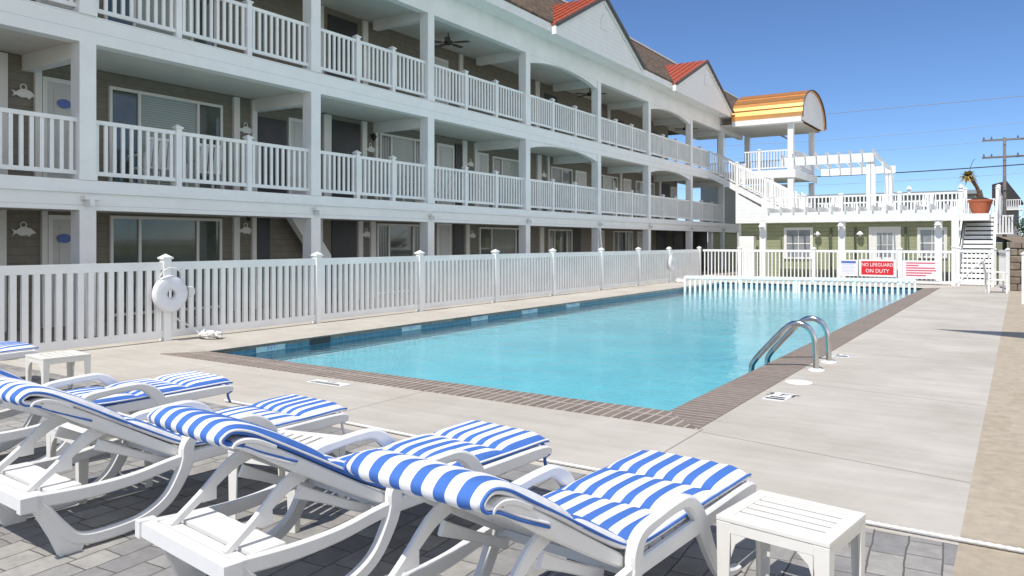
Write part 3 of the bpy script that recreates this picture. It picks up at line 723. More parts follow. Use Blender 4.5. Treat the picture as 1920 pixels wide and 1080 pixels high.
for f in [('trim', 2.0, 2.3, L3F, 7.85), ('dark', 2.5, 3.6, L3F, 7.7), ('trim', 3.8, 4.0, L3F, 7.85), ('trim', 8.4, 8.6, L3F, 7.85), ('door', -4.9, -4.1, L3F, 7.5), ('window', -3.6, -1., L3F + .1, 7.5), ('door', 6.9, 7.8, L3F, 7.5), ('trim', 13.4, 13.7, L3F, 7.85), ('dark', 14.2, 15.2, L3F, 7.5), ('trim', 20, 20.2, L3F, 7.85), ('dark', 20.6, 21.8, L3F, 7.4), ('dark', 25, 26.2, L3F, 7.4)]:
    feature(*f, wx=-2.2)
# stair flight inside ground floor bay
st = MB(); st.prism([(.45, 2.4), (1.6, 1.0), (1.95, 1.0), (1.95, 1.25), (1.0, 2.4)], -1.7, -1.5, 'yz'); st.prism([(1.0, 2.42), (1.9, 2.42), (1.9, 1.5)], -1.9, -1.75, 'yz')
st.build('stair_flight', 'white', H)
# far ground floor green wall facing the pool + corner trim, on facade line
MB().box(-.30, -.18, 29.2, 34.0, 0, 2.13).build('end_wall', 'green', H)
MB().box(-.34, -.14, 28.95, 29.2, 0, 2.13).build('corner_trim', 'white', H)
# downspout
MB().tube(catmull([(.05, 14.55, 2.1), (.06, 14.6, 1.6), (.08, 14.75, .9), (.08, 14.75, 0)], 4), .05, 8).build('downspout', 'white', H, smooth=True)
# floodlights on posts above ground floor, bracket + head
for s in POSTS[1:]:
    MB().box(.006, .14, s - .12, s + .16, 2.30, 2.36).build('floodlight_bracket', 'white', H)
    MB().box(.02, .18, s - .06, s + .02, 2.20, 2.30).build('floodlight', 'white', H)

def Hloc(t, s, z):
    p = Matrix.Rotation(R(1.35), 4, 'Z') @ Vector((t, s, z)); return (p.x - 13.2, p.y + 11.9, p.z)
# fish-shaped wall plaques
def plaque_mesh():
    r = empty('wall_plaque', (0, 0, 0), R(1.35), '', 'wall plaque')
    MB().prism([(-.20, .05), (-.13, .02), (-.06, .075), (.03, .09), (.12, .06), (.21, -.02), (.13, -.045), (.10, -.09), (.05, -.06), (-.04, -.075), (-.13, -.03), (-.19, -.07), (-.165, -.01)], 0, .03, 'yz').build('fish_board', 'frame', r)
    MB().tube([(.012, .0 + .05 * math.cos(a), .125 + .05 * math.sin(a)) for a in [i * .5236 for i in range(13)]], .012, 6).build('hanging_ring', 'frame', r)
    return r
pl = plaque_mesh()
plq = [(-5.2, 4.28, 'first floor wall beside the door at the left edge'), (-.33, 4.22, 'first floor wall right of the wide window'), (3.92, 4.2, 'first floor wall just past the exit sign'), (8.8, 4.2, 'first floor porch of the third bay beside the pale door'), (13.75, 4.2, 'first floor porch under the first arched bay'),
       (-5.2, 1.78, 'ground floor wall at the left edge'), (-.33, 1.86, 'ground floor wall right of the wide sliding window'), (3.75, 1.8, 'ground floor wall left of the reflecting glass door'), (8.9, 1.8, 'ground floor wall of the third bay')]
for i, (s, z, where) in enumerate(plq):
    o = pl if i == 0 else dup(pl, (0, 0, 0), R(1.35)); o.location = Hloc(-1.99, s, z); o['label'] = 'pale fish plaque on the ' + where; o['category'] = 'wall plaque'; o['group'] = 'fish plaques by the doors'
# blue oval door plaques
for i, (s, z, lb) in enumerate(((-4.5, 4.2, 'blue oval plaque on the pale first floor door at the left edge'), (-4.5, 1.66, 'blue oval plaque on the pale ground floor door at the left edge'))):
    b = MB().prism([(.13 * math.cos(a), .085 * math.sin(a)) for a in [j * math.pi / 9 for j in range(18)]], 0, .015, 'yz')
    tag(b.build('oval_plaque', 'sign_blue', loc=Hloc(-1.94, s, z), rot=(0, 0, R(1.35))), lb, 'plaque', 'oval door plaques')
# wall lanterns near plaques
for i, (s, z, lb) in enumerate(((-.33, 2.15, 'black wall lantern above the fish plaque right of the ground floor window'), (3.95, 4.5, 'black wall lantern above the fish plaque past the first floor exit sign'))):
    r = empty('wall_lantern', Hloc(-1.99, s, z), R(1.35), lb, 'lantern', 'wall lanterns')
    MB().lathe([(.03, -.06), (.07, .04), (.09, .06), (.02, .14)], 8, (.12, 0, 0)).build('shade', 'black', r); MB().box(0, .12, -.015, .015, .1, .13).build('bracket', 'black', r)
# exit signs
for i, (t_, s, z, lb) in enumerate(((-.62, .55, 4.62, 'small red EXIT sign under the first floor porch ceiling by the second post'), (-.62, .55, 7.38, 'small red EXIT sign under the top floor porch ceiling by the second post'))):
    r = empty('exit_sign', Hloc(t_, s, z), R(1.35), lb, 'exit sign', 'exit signs')
    MB().box(-.15, .15, 0, .05, -.09, .09).build('housing', 'frame', r)
    MB().box(-.145, .145, -.006, 0, -.085, .085).build('face', 'frame', r)
    text('lettering', 'EXIT', .15, 'red_sign', r, (0, -.009, 0), (R(90), 0, 0), .002)
# ceiling fans
def fan():
    r = empty('ceiling_fan', (0, 0, 0), R(1.35), '', 'ceiling fan')
    MB().tube([(0, 0, 0), (0, 0, .25)], .02, 8).build('rod', 'bronze', r)
    MB().lathe([(.05, -.12), (.13, -.08), (.13, .0), (.05, .03)], 14).build('motor', 'bronze', r, smooth=True)
    for k in range(5):
        a = k * 2 * math.pi / 5 + .3
        MB().prism([(.12, -.03), (.25, -.09), (.62, -.10), (.68, 0), (.62, .08), (.25, .07)], -.06, -.045, 'xy').build('blade', 'bronze', r, rot=(0, 0, a))
    return r
f0 = fan()
for i, (t_, s, lb) in enumerate(((-.95, 6.2, 'dark ceiling fan in the top floor porch bay left of the big gable'), (-.95, 15.7, 'dark ceiling fan in the top floor porch beside the right end of the big gable'), (-.95, 27.0, 'dark ceiling fan in the top floor porch under the farther gable'))):
    o = f0 if i == 0 else dup(f0, (0, 0, 0), R(1.35)); o.location = Hloc(t_, s, 7.62); o['label'] = lb; o['category'] = 'ceiling fan'; o['group'] = 'ceiling fans of the top floor porch'

# ---- far end: platform, barrel roof, stairs
def facade_x(Y): return -13.2 - math.tan(R(1.35)) * (Y - 11.9)
P = empty('covered_platform', (-11.9, 44.5, 0), 0, 'open stair platform under a barrel vaulted copper roof at the far end of the hotel', 'pavilion')
def PB(x0, x1, y0, y1, z0, z1, name, m='white'): return MB().box(x0 + 11.9, x1 + 11.9, y0 - 44.5, y1 - 44.5, z0, z1).build(name, m, P)
PB(-17.0, -9.95, 42.0, 47.3, 5.12, 5.42, 'platform_floor')
PB(-17.0, -9.94, 41.95, 42.0, 5.02, 5.44, 'floor_fascia')
PB(-9.95, -9.90, 42.0, 47.3, 5.02, 5.44, 'floor_fascia')
for x, y in ((-10.15, 42.15), (-10.15, 47.0), (-13.9, 47.0), (-15.6, 47.0)):
    PB(x - .14, x + .14, y - .14, y + .14, 5.42, 8.05, 'column'); PB(x - .14, x + .14, y - .14, y + .14, 2.7, 5.02, 'column')
PB(-13.9, -9.8, 41.9, 47.5, 8.0, 8.06, 'ceiling', 'ceiling')
n = 22; arc = []
for i in range(n + 1):
    a = math.pi * i / n; arc.append((44.7 - 44.5 - 2.85 * math.cos(a), 8.16 + 1.75 * math.sin(a) ** .9))
outer = arc; inner = [(y * .985, z - .07) for y, z in arc]
bm_ = MB(); x0_, x1_ = -13.25 + 11.9, -9.5 + 11.9
for i in range(n):
    a, b_, c, d = outer[i], outer[i + 1], inner[i + 1], inner[i]
    bm_.prism([a, b_, c, d], x0_, x1_, 'yz')
bo = bm_.build('barrel_roof', 'copper', P)
sm = MB()
for i in range(1, n):
    y, z = outer[i]; 
    if i % 2 == 0: sm.bar((x0_, y, z + .02), (x1_, y, z + .02), .05, .07)
sm.build('standing_seams', mat('copper_seam', (.45, .22, .08), .5, metal=.5), P)
MB().prism([(y * .97, z - .05) for y, z in arc] + [(2.75, 8.05), (-2.6, 8.05)], x1_ - .12, x1_ - .06, 'yz').build('arched_gable', 'white', P)
ed = MB()
for i in range(n):
    a, b_ = outer[i], outer[i + 1]; ed.prism([a, b_, (b_[0] * 1.012, b_[1] + .06), (a[0] * 1.012, a[1] + .06)], x1_ + .002, x1_ + .06, 'yz')
ed.build('arch_trim', 'flash', P)
PB(-13.2, -9.55, 41.80, 41.88, 7.92, 8.20, 'eave_fascia')
PB(-12.9, -9.55, 41.86, 42.3, 7.90, 7.96, 'eave_soffit')
def railp(parent, o, p0, p1, z0, z1, h, name='railing', sp=.16, m='vinyl', pw=.045):
    return panel((p0[0] - o[0], p0[1] - o[1]), (p1[0] - o[0], p1[1] - o[1]), z0, z1, h, sp, pw, pw, .07, .06, .05).build(name, m, parent)
O = (-11.9, 44.5)
railp(P, O, (-11.7, 42.05), (-10.3, 42.05), 5.54, 5.54, .98); railp(P, O, (-12.6, 42.05), (-11.85, 42.05), 5.54, 5.54, .98)
b = MB(); post(b, -11.78 + 11.9, 42.05 - 44.5, 6.55, .13, 5.44); b.build('railing_post', 'vinyl', P)
railp(P, O, (-10.05, 42.2), (-10.05, 46.9), 5.54, 5.54, .98); railp(P, O, (-16.5, 47.1), (-10.3, 47.1), 5.54, 5.54, .98, m='vinyl')

# main diagonal stairs
ST = empty('terrace_stairs', (-11.5, 40.6, 0), 0, 'white stairs slanting down from the top balcony to the terrace, with picket handrail', 'stairs')
xa, za, xb, zb_ = -13.95, 5.40, -9.25, 2.78
nst = 15
tr = MB()
for i in range(nst):
    t_ = (i + .5) / nst; x_ = xa + (xb - xa) * t_ + 11.5; z_ = za + (zb_ - za) * t_
    tr.box(x_ - .17, x_ + .17, -.6, .6, z_ - .05, z_)
tr.build('treads', 'white', ST)
for y in (-.64, .62):
    MB().prism([(xa + 11.5, za - .32), (xb + 11.5, zb_ - .3), (xb + 11.5, zb_ + .02), (xa + 11.5, za + .02)], y - .03, y + .03, 'xz').build('stringer', 'white', ST)
def slope_z(x): return za + (zb_ - za) * (x - xa) / (xb - xa)
for y in (-.64, .62):
    for x0_s, x1_s in ((-13.9, -12.42), (-12.26, -10.95), (-10.82, -9.45)):
        panel((x0_s + 11.5, y), (x1_s + 11.5, y), slope_z(x0_s) + .12, slope_z(x1_s) + .12, 1.0, .13, .045, .045, .08, .06, .05).build('handrail_panel', 'vinyl', ST)
    for x_ in (-12.34, -10.88, -9.38):
        b = MB(); post(b, x_ + 11.5, y, slope_z(x_) + 1.2, .14, slope_z(x_) - (.5 if x_ < -12 else .1)); b.build('newel_post', 'vinyl', ST)

# ---- green ground-floor wing and roof terrace
T = empty('terrace_building', (-6, 38, 0), 0, 'low green sided building with a roof terrace behind the far fence', 'building')
def TB(x0, x1, y0, y1, z0, z1, name, m='white'): return MB().box(x0 + 6, x1 + 6, y0 - 38, y1 - 38, z0, z1).build(name, m, T)
TB(-11.05, -2.05, 36.0, 44.0, 0, 2.45, 'wall', 'green')
TB(-11.0, -1.0, 35.60, 44.2, 2.451, 2.72, 'terrace_floor')
TB(-11.02, -10.92, 35.99 - .1, 36.0, 0, 2.45, 'corner_trim')
TB(-17.0, -11.3, 47.4, 47.6, 2.62, 5.05, 'upper_wall', 'siding_white')
# white wall under stairs
MB().prism([(-11.05 + 6, 2.72), (-11.05 + 6, 3.85), (-10.95 + 6, 3.80), (-9.6 + 6, 2.98), (-9.6 + 6, 2.72)], 39.80 - 38, 39.9 - 38, 'xz').build('under_stair_wall', 'siding_white', T)
MB().prism([(-11.05 + 6, 2.45), (-11.05 + 6, 3.85), (-9.2 + 6, 2.75), (-9.2 + 6, 2.45)], 35.52 - 38, 35.7 - 38, 'xz').build('under_stair_wall', 'siding_white', T)
# terrace railing
Y = 36.0
px_ = [-9.5, -8.1, -6.54, -4.23, -2.0]
for i, x in enumerate(px_):
    b = MB(); post(b, x + 6, Y - 38, 3.66, .16, 2.72); b.build('railing_post', 'vinyl', T)
    if i: panel((px_[i - 1] + 6.08, Y - 38), (x + 6 - .08, Y - 38), 2.80, 2.80, .83, .15, .05, .05, .07, .07, .05).build('terrace_railing', 'vinyl', T)
panel((-9.2 + 6, 44 - 38), (-1 + 6, 44 - 38), 2.80, 2.80, .9, .15, .05, .05, .07, .07, .05).build('terrace_railing', 'vinyl', T)
b = MB(); post(b, -.75 + 6, 38.4 - 38, 3.95, .15, 2.6); b.build('railing_post', 'vinyl', T)
panel((-.72 + 6, 38.5 - 38), (-.72 + 6, 43.9 - 38), 2.80, 2.80, .95, .15, .05, .05, .07, .07, .05).build('terrace_railing', 'vinyl', T)
# wall openings (px positions at Y=36)
def win(x0, x1, z0, z1, door=False, Y=36.0):
    fr = empty('window' if not door else 'glazed_door', (0, Y - 38, 0)); fr.parent = T
    t_ = .12; b = MB(); b.box(x0 + 6 - t_, x1 + 6 + t_, -.05, 0, z1, z1 + t_); b.box(x0 + 6 - t_, x0 + 6, -.05, 0, z0, z1); b.box(x1 + 6, x1 + 6 + t_, -.05, 0, z0, z1)
    if not door: b.box(x0 + 6 - t_, x1 + 6 + t_, -.07, 0, z0 - .08, z0)
    b.build('frame', 'frame', fr)
    if door:
        MB().box(x0 + 6, x1 + 6, -.03, 0, z0, z1).build('door_leaf', 'frame', fr)
        MB().box(x0 + 6.2, x1 + 6 - .2, -.04, -.031, .95, z1 - .15).build('pane', 'lightglass', fr)
        mu = MB()
        for k in (1, 2): c = x0 + 6.2 + (x1 - x0 - .4) * k / 3; mu.box(c - .012, c + .012, -.05, -.041, .95, z1 - .15)
        mu.box(x0 + 6.2, x1 + 6 - .2, -.052, -.0501, 1.45, 1.475); mu.build('muntins', 'frame', fr)
    else:
        MB().box(x0 + 6, x1 + 6, -.02, 0, z0, z1).build('pane', 'lightglass', fr)
        mu = MB(); mu.box(x0 + 6, x1 + 6, -.035, -.021, (z0 + z1) / 2 - .025, (z0 + z1) / 2 + .025); c = (x0 + x1) / 2 + 6; mu.box(c - .015, c + .015, -.0345, -.0205, z0, z1); mu.build('muntins', 'frame', fr)
win(-8.85, -7.83, .9, 2.12); win(-5.3, -4.3, 0, 2.12, True); win(-3.45, -2.6, 1.0, 2.08)
for k, x in enumerate((-6.95, -5.95, -4.0)): TB(x - .04, x + .04, 35.93, 36, 0, 2.2, 'batten', mat('dark_batten', (.10, .12, .07), .7) if k == 0 else bpy.data.materials['dark_batten'])
# pergola over the ground floor front
G1 = empty('pergola', (-5.6, 34.2, 0), 0, 'long low white pergola along the front of the green building', 'pergola', 'white pergolas')
def GB(x0, x1, y0, y1, z0, z1, name, m='white', bev=0): return MB().box(x0 + 5.6, x1 + 5.6, y0 - 34.2, y1 - 34.2, z0, z1).build(name, m, G1)
GB(-9.25, -2.1, 34.08, 34.14, 2.44, 2.85, 'beam'); GB(-9.25, -2.1, 34.40, 34.45, 2.44, 2.84, 'beam')
k = 0; x = -9.15
while x < -2.1:
    MB().prism([(33.93 - 34.2, 3.08), (34.0 - 34.2, 2.86), (36.0 - 34.2, 2.86), (36.0 - 34.2, 3.06)], x + 5.6 - .03, x + 5.6 + .03, 'yz').build('rafter', 'white', G1); x += .52
for x in (-9.5 + .05, -6.2, -2.66):
    GB(x - .13, x + .13, 34.21, 34.39, 0, 2.44 if x != -9.45 else 2.43, 'column')
GB(-2.2, -1.95, 34.0, 34.25, 0, 2.95, 'column')
# post lamps
def postlamp(x, y, z, lb):
    r = empty('wall_lamp', (x, y, z), 0, lb, 'lamp', 'hooded lamps on the green building')
    MB().lathe([(.15, -.06), (.13, 0), (.05, .08), (.02, .1)], 14, (0, -.16, 0)).build('hood', 'white', r, smooth=True)
    MB().box(-.02, .02, -.16, 0, .06, .1).build('bracket', 'white', r)
    MB().lathe([(.04, -.14), (.06, -.1), (.05, -.04)], 10, (0, -.16, 0)).build('bulb', 'lamp', r, smooth=True)
postlamp(-9.45, 34.2, 2.28, 'white hooded lamp on the leftmost pergola column'); postlamp(-6.2, 34.2, 2.28, 'white hooded lamp on the middle pergola column'); postlamp(-2.66, 34.2, 2.28, 'white hooded lamp on the pergola column nearest the stairs')
postlamp(-7.5, 35.99, 1.95, 'white hooded lamp on the green wall right of the first window'); postlamp(-5.75, 35.99, 1.95, 'white hooded lamp on the green wall left of the glazed door')
# white box cabinet with top light
tag(MB().box(-10.75, -10.15, 35.3, 35.7, 0, 1.85).build('utility_cabinet', 'white'), 'tall white cabinet against the green wall behind the far fence', 'cabinet')
# upper pergola on the terrace
G2 = empty('pergola', (-7.2, 39, 2.72), 0, 'tall white pergola with rafter tails standing on the roof terrace', 'pergola', 'white pergolas')
def G2B(x0, x1, y0, y1, z0, z1, name): return MB().box(x0 + 7.2, x1 + 7.2, y0 - 39, y1 - 39, z0 - 2.72, z1 - 2.72).build(name, 'white', G2)
G2B(-9.6, -5.45, 38.0, 38.06, 5.24, 5.64, 'beam'); G2B(-8.4, -5.0, 41.0, 41.06, 4.92, 5.27, 'beam'); G2B(-5.2, -5.14, 38.1, 41, 5.0, 5.2, 'beam')
for k in range(9):
    x = -9.5 + k * .5
    MB().prism([(37.6 - 39, 5.78 - 2.72), (37.75 - 39, 5.60 - 2.72), (41.4 - 39, 5.26 - 2.72), (41.5 - 39, 5.45 - 2.72)], x + 7.2 - .03, x + 7.2 + .03, 'yz').build('rafter', 'white', G2)
for x, y, zt in ((-5.65, 38.07, 5.28), (-5.3, 41.07, 4.98)): 
    G2B(x - .19, x - .02, y, y + .16, 2.72, zt, 'column'); G2B(x + .02, x + .19, y, y + .16, 2.72, zt, 'column')
# right stairs up to the terrace
S2 = empty('garden_stairs', (-1.4, 35, 0), 0, 'straight white stairs behind the gate climbing to the terrace planter', 'stairs')
nst = 15
for k in range(nst):
    y = 33.3 + k * .335; z = (k + 1) * 2.75 / nst
    MB().box(-.5, .5, y - 35, y - 35 + .36, z - .125, z).build('tread', 'white', S2)
    MB().box(-.49, .49, y - 35 + .2, y - 35 + .22, z - .19, z - .126).build('gap_shade', 'dark', S2)  # dark strip painting the shade of the open gap below each tread
for x in (-.55, .55):
    MB().prism([(33.2 - 35, 0), (33.2 - 35, .25), (38.3 - 35, 2.85), (38.3 - 35, 2.3), (34.0 - 35, 0)], x - .03, x + .03, 'yz').build('stringer', 'white', S2)
MB().prism([(33.6 - 35, 0), (38.3 - 35, 2.35), (38.3 - 35, 0)], .53, .56, 'yz').build('side_panel', 'white', S2)
MB().bar((-.55, 33.3 - 35, 1.25), (-.55, 38.3 - 35, 3.75), .06, .08).build('handrail', 'white', S2); MB().bar((.62, 33.3 - 35, 1.25), (.62, 38.3 - 35, 3.75), .06, .08).build('handrail', 'white', S2)
for x, y, z in ((.62, 38.2, 3.85), (.62, 33.3, 1.3), (-.55, 38.2, 3.85)):
    b = MB(); post(b, x, y - 35, z, .13, z - 1.5 if z > 2 else 0); b.build('newel_post', 'white', S2)
# planter and palm
tag(MB().lathe([(.28, 0), (.36, .25), (.43, .55), (.47, .62), (.47, .70), (.43, .70), (.40, .63)], 26).build('planter', 'terracotta', smooth=False, loc=(-1.43, 38.95, 2.72)), 'big terracotta pot at the top of the terrace stairs', 'plant pot')
pr = empty('palm_plant', (-1.43, 38.95, 3.35), 0, 'leaning palm with a dry yellow crown growing in the terracotta pot', 'palm')
MB().lathe([(.42, 0), (.44, .05), (.2, .16), (.02, .18)], 20).build('leafy_base', 'soil', pr, smooth=True)
MB().tube(catmull([(0, 0, 0), (-.04, 0, .35), (-.14, 0, .65), (-.32, 0, .95), (-.42, 0, 1.1)], 4), .08, 10, radii=[.075 + .01 * (i % 2) for i in range(17)]).build('trunk', 'bark', pr)
cr = MB(); random.seed(3)
for k in range(190):
    a = random.uniform(0, 6.28); el = random.uniform(-.5, 1.1); L = random.uniform(.22, .50)
    d = Vector((math.cos(a) * math.cos(el), math.sin(a) * math.cos(el), math.sin(el))); c = Vector((-.44, 0, 1.12))
    pts = [c + d * (L * q) + Vector((0, 0, -.35 * (L * q) ** 2 * 2.2)) for q in (.05, .4, .75, 1)]
    sd_ = d.cross(Vector((0, 0, 1))).normalized() * .034
    o = len(cr.v)
    for i, p in enumerate(pts):
        ww = (1, 1.3, .9, .15)[i]; cr.v += [tuple(p - sd_ * ww), tuple(p + sd_ * ww)]
    cr.f += [(o + 2 * i, o + 2 * i + 1, o + 2 * i + 3, o + 2 * i + 2) for i in range(3)]
cr.build('crown', 'frond', pr)
MB().tube(catmull([(-.44, 0, 1.15), (-.36, 0, 1.5), (-.28, 0, 1.75), (-.2, 0, 1.85)], 4), .012, 6).build('new_leaf', 'leaf', pr)

# ------------------------------------------------------------------ far right: stone wall, house, poles
random.seed(11)
sw = MB()
for row in range(7):
    y = 29.9 + (.25 if row % 2 else 0)
    while y < 41:
        L = random.uniform(.35, .7); h = .23
        sw.box(-.28 - random.uniform(0, .05), .5, y, y + L - .02, row * h, row * h + h - .02, random.uniform(-.02, .02)); y += L
    x = -.27
    while x < .6:
        L = random.uniform(.2, .4); sw.box(x, x + L - .015, 29.65 - random.uniform(0, .08), 29.95, row * .23, row * .23 + .215, random.uniform(-.04, .04)); x += L
so = sw.build('stone_wall', 'stone', bevel=.03); tag(so, 'rough brown stone retaining wall behind the armchair', 'stone wall')
tag(MB().add([(-.2, 30, 1.58), (40, 30, 1.58), (40, 140, 2.6), (-3.4, 140, 2.6), (-.2, 41, 1.58)], [(0, 1, 2, 3, 4)]).build('upper_ground', mat('dry_ground', (.24, .19, .13), .95, noise=.3, nscale=.8)), kind='structure')
HS = empty('neighbour_house', (-1.2, 120, 0), 0, 'distant dark roofed house with a white balcony beyond the stone wall', 'house')
MB().box(-1.5, 1.1, -3, 3, 1.5, 6.6).build('wall', mat('house_wall', (.25, .25, .26), .8, noise=.1), HS)
MB().prism([(-1.8, 6.5), (1.6, 6.5), (1.3, 7.1), (-.2, 9.4), (-1.8, 9.0)], -3.2, 3, 'xz').build('roof', 'darkroof', HS)
MB().box(-1.6, 1.5, -4.2, -3.01, 5.6, 5.8).build('balcony_floor', 'white', HS)
panel((-1.5, -4.1), (1.4, -4.1), 5.85, 5.85, 1.1, .25, .09, .05).build('balcony_railing', 'vinyl', HS)
for x in (-1.5, 1.3): MB().box(x, x + .15, -4.1, -3.95, 1.5, 5.6).build('balcony_post', 'white', HS)
NB = empty('flat_roofed_building', (-8, 62, 0), 0, 'long low building with a grey green roof showing above the terrace railing', 'building')
MB().box(-12, 5.4, 0, 12, 0, 4.9).build('wall', mat('nb_wall', (.45, .47, .46), .8, noise=.1), NB)
MB().prism([(-.6, 4.9), (12.6, 4.9), (6, 5.55)], -12.5, 5.6, 'yz').build('roof', 'greyroof', NB)
for x in (1.2, 4.5): MB().lathe([(.12, 0), (.12, .5), (.22, .5), (.05, .75)], 10, (x, 1.2, 4.95)).build('roof_vent', 'white', NB)
# small picket fence in distance + bush
fb = panel((-1.55, 55), (-.3, 55), 2.05, 2.05, 1.15, .16, .09, .04); tag(fb.build('garden_fence', 'vinyl'), 'short distant white picket fence in front of the dark roofed house', 'fence')
def bush(x, y, z, r, n, label):
    b = MB(); random.seed(int(x * 7 + y))
    for k in range(n):
        d = Vector((random.gauss(0, 1), random.gauss(0, 1), random.gauss(0, .8))).normalized() * r * random.uniform(.55, 1.05) * (1 + .25 * math.sin(k))
        c = Vector((0, 0, r * .8)) + d; u = Vector((random.uniform(-1, 1), random.uniform(-1, 1), random.uniform(-1, 1))).normalized(); v = u.cross(d).normalized(); s_ = r * .09
        b.add([c - u * s_, c + v * s_ * .6, c + u * s_, c - v * s_ * .6], [(0, 1, 2, 3)])
    o = empty('bush', (x, y, z), 0, label, 'bush'); b.build('foliage', 'leaf', o)
    MB().tube([(0, 0, -.1), (0, 0, r)], .06, 6).build('stem', 'bark', o)
bush(.45, 58, 2.0, .75, 900, 'round green bush at the right edge beside the distant house')
# utility pole and wires
UP = empty('utility_pole', (-1.25, 90, 0), 0, 'dark wooden utility pole with two crossarms behind the stairs', 'utility pole')
MB().tube([(0, 0, 0), (0, 0, 11.9)], .17, 10, radii=[.2, .14]).build('pole', 'wood_dark', UP, smooth=True)
for z in (9.9, 11.6):
    MB().box(-1.9, 1.9, -.1, .1, z, z + .18).build('crossarm', 'wood_dark', UP)
    for x in (-1.75, -1.1, 1.1, 1.75): MB().lathe([(.07, 0), (.09, .15), (.04, .3)], 8, (x, 0, z + .18)).build('insulator', 'wood_dark', UP)
def wire(p0, p1, sag, rr, label):
    pts = [Vector(p0).lerp(Vector(p1), t / 24) + Vector((0, 0, -sag * 4 * (t / 24) * (1 - t / 24))) for t in range(25)]
    tag(MB().tube(pts, rr, 5).build('overhead_wire', M['black'] if rr > .03 else mat('grey_wire', (.35, .36, .38), .6)), label, 'wire', 'overhead wires')
wire((-48, 78, 9.0), (6, 90, 9.4), .8, .055, 'thick dark cable crossing just above the grey green roof')
wire((-48, 78, 8.0), (6, 90, 8.6), .8, .02, 'thin wire just under the thick dark cable')
wire((-50, 80, 13.2), (6, 90, 13.6), 1.1, .02, 'thin wire passing above the pot and the palm')
wire((-50, 80, 11.4), (6, 90, 12.0), .9, .02, 'thin wire level with the crossarms of the utility pole')
wire((-37, 80, 14.3), (8, 43.8, 8.6), .1, .018, 'pale wire high in the sky right of the barrel roof')
# unseen sail, added and shaped only to throw the long shadow on the deck
SA = empty('shadow_caster', (2.4, 11.1, 0), 0, 'unseen triangular blue cloth on a pole, added to cast a shadow on the deck', 'shadow caster')
MB().tube([(0, 0, 0), (0, 0, 7.2)], .07, 10).build('pole', 'steel', SA)
MB().add([(0, -1.6, 7.1), (0, 1.2, 7.1), (-4.0, .45, 7.0), (0, -1.6, 7.12), (0, 1.2, 7.12), (-4.0, .45, 7.02)], [(0, 1, 2), (5, 4, 3), (0, 3, 4, 1), (1, 4, 5, 2), (2, 5, 3, 0)]).build('caster_cloth', 'sail', SA)

# ------------------------------------------------------------------ furniture
def side_table(loc, rz, label, w=.47, d=.45, h=.42, slot_x=True):
    r = empty('side_table', loc, rz, label, 'side table', 'white side tables')
    t_ = MB(); W, Dp = w / 2, d / 2; bw = .055
    t_.box(-W, W, -Dp, -Dp + bw, h - .02, h); t_.box(-W, W, Dp - bw, Dp, h - .02, h); t_.box(-W, -W + bw, -Dp + bw, Dp - bw, h - .02, h); t_.box(W - bw, W, -Dp + bw, Dp - bw, h - .02, h)
    n = 5; span = 2 * Dp - 2 * bw; sw_ = span / n
    for k in range(n):
        a = -Dp + bw + k * sw_; t_.box(-W + bw, W - bw, a + .008, a + sw_ - .008, h - .011, h - .004)
    t_.build('tabletop', 'cream', r, bevel=.003)
    ap = MB(); t2 = .012
    ap.box(-W + .004, W - .004, -Dp + .003, -Dp + .003 + t2, h - .065, h - .021); ap.box(-W + .004, W - .004, Dp - .003 - t2, Dp - .003, h - .065, h - .021)
    ap.box(-W + .003, -W + .003 + t2, -Dp + .02, Dp - .02, h - .065, h - .021); ap.box(W - .003 - t2, W - .003, -Dp + .02, Dp - .02, h - .065, h - .021)
    ap.build('apron', 'cream', r)
    for sx in (-1, 1):
        for sy in (-1, 1):
            l = MB(); X0, Y0 = sx * (W - .001), sy * (Dp - .001); lw = .065; tp = .7
            o = l
            a = [(X0, Y0), (X0 - sx * lw, Y0), (X0 - sx * lw, Y0 - sy * .014), (X0 - sx * .014, Y0 - sy * .014), (X0 - sx * .014, Y0 - sy * lw), (X0, Y0 - sy * lw)]
            b_ = [(X0 + (x - X0) * tp - sx * .004, Y0 + (y - Y0) * tp - sy * .004) for x, y in a]
            n6 = 6; vs = [(x, y, h - .022) for x, y in a] + [(x, y, 0) for x, y in b_]
            l.add(vs, [tuple(range(6)), tuple(range(6, 12))[::-1]] + [(i, (i + 1) % 6, 6 + (i + 1) % 6, 6 + i) for i in range(6)])
            # curved brace
            l.prism([(X0 - sx * lw, h - .066), (X0 - sx * (lw + .07), h - .066), (X0 - sx * (lw + .02), h - .11), (X0 - sx * lw, h - .17)], Y0 - sy * .003, Y0 - sy * .012, 'xz')
            l.build('leg', 'cream', r, bevel=.003)
    return r
side_table((-.825, 3.43, 0), R(-8), 'white slatted side table at the bottom right beside the nearest striped lounger', .48, .45)
side_table((-3.58, 3.02, 0), R(103), 'white slatted side table between the second and third loungers from the right', .50, .46)
side_table((-4.98, 2.66, 0), R(-5), 'white side table half hidden under the third lounger from the right', .50, .46)
side_table((-8.40, 4.05, 0), R(-5), 'white side table standing clear on the deck edge at the left', .47, .46)

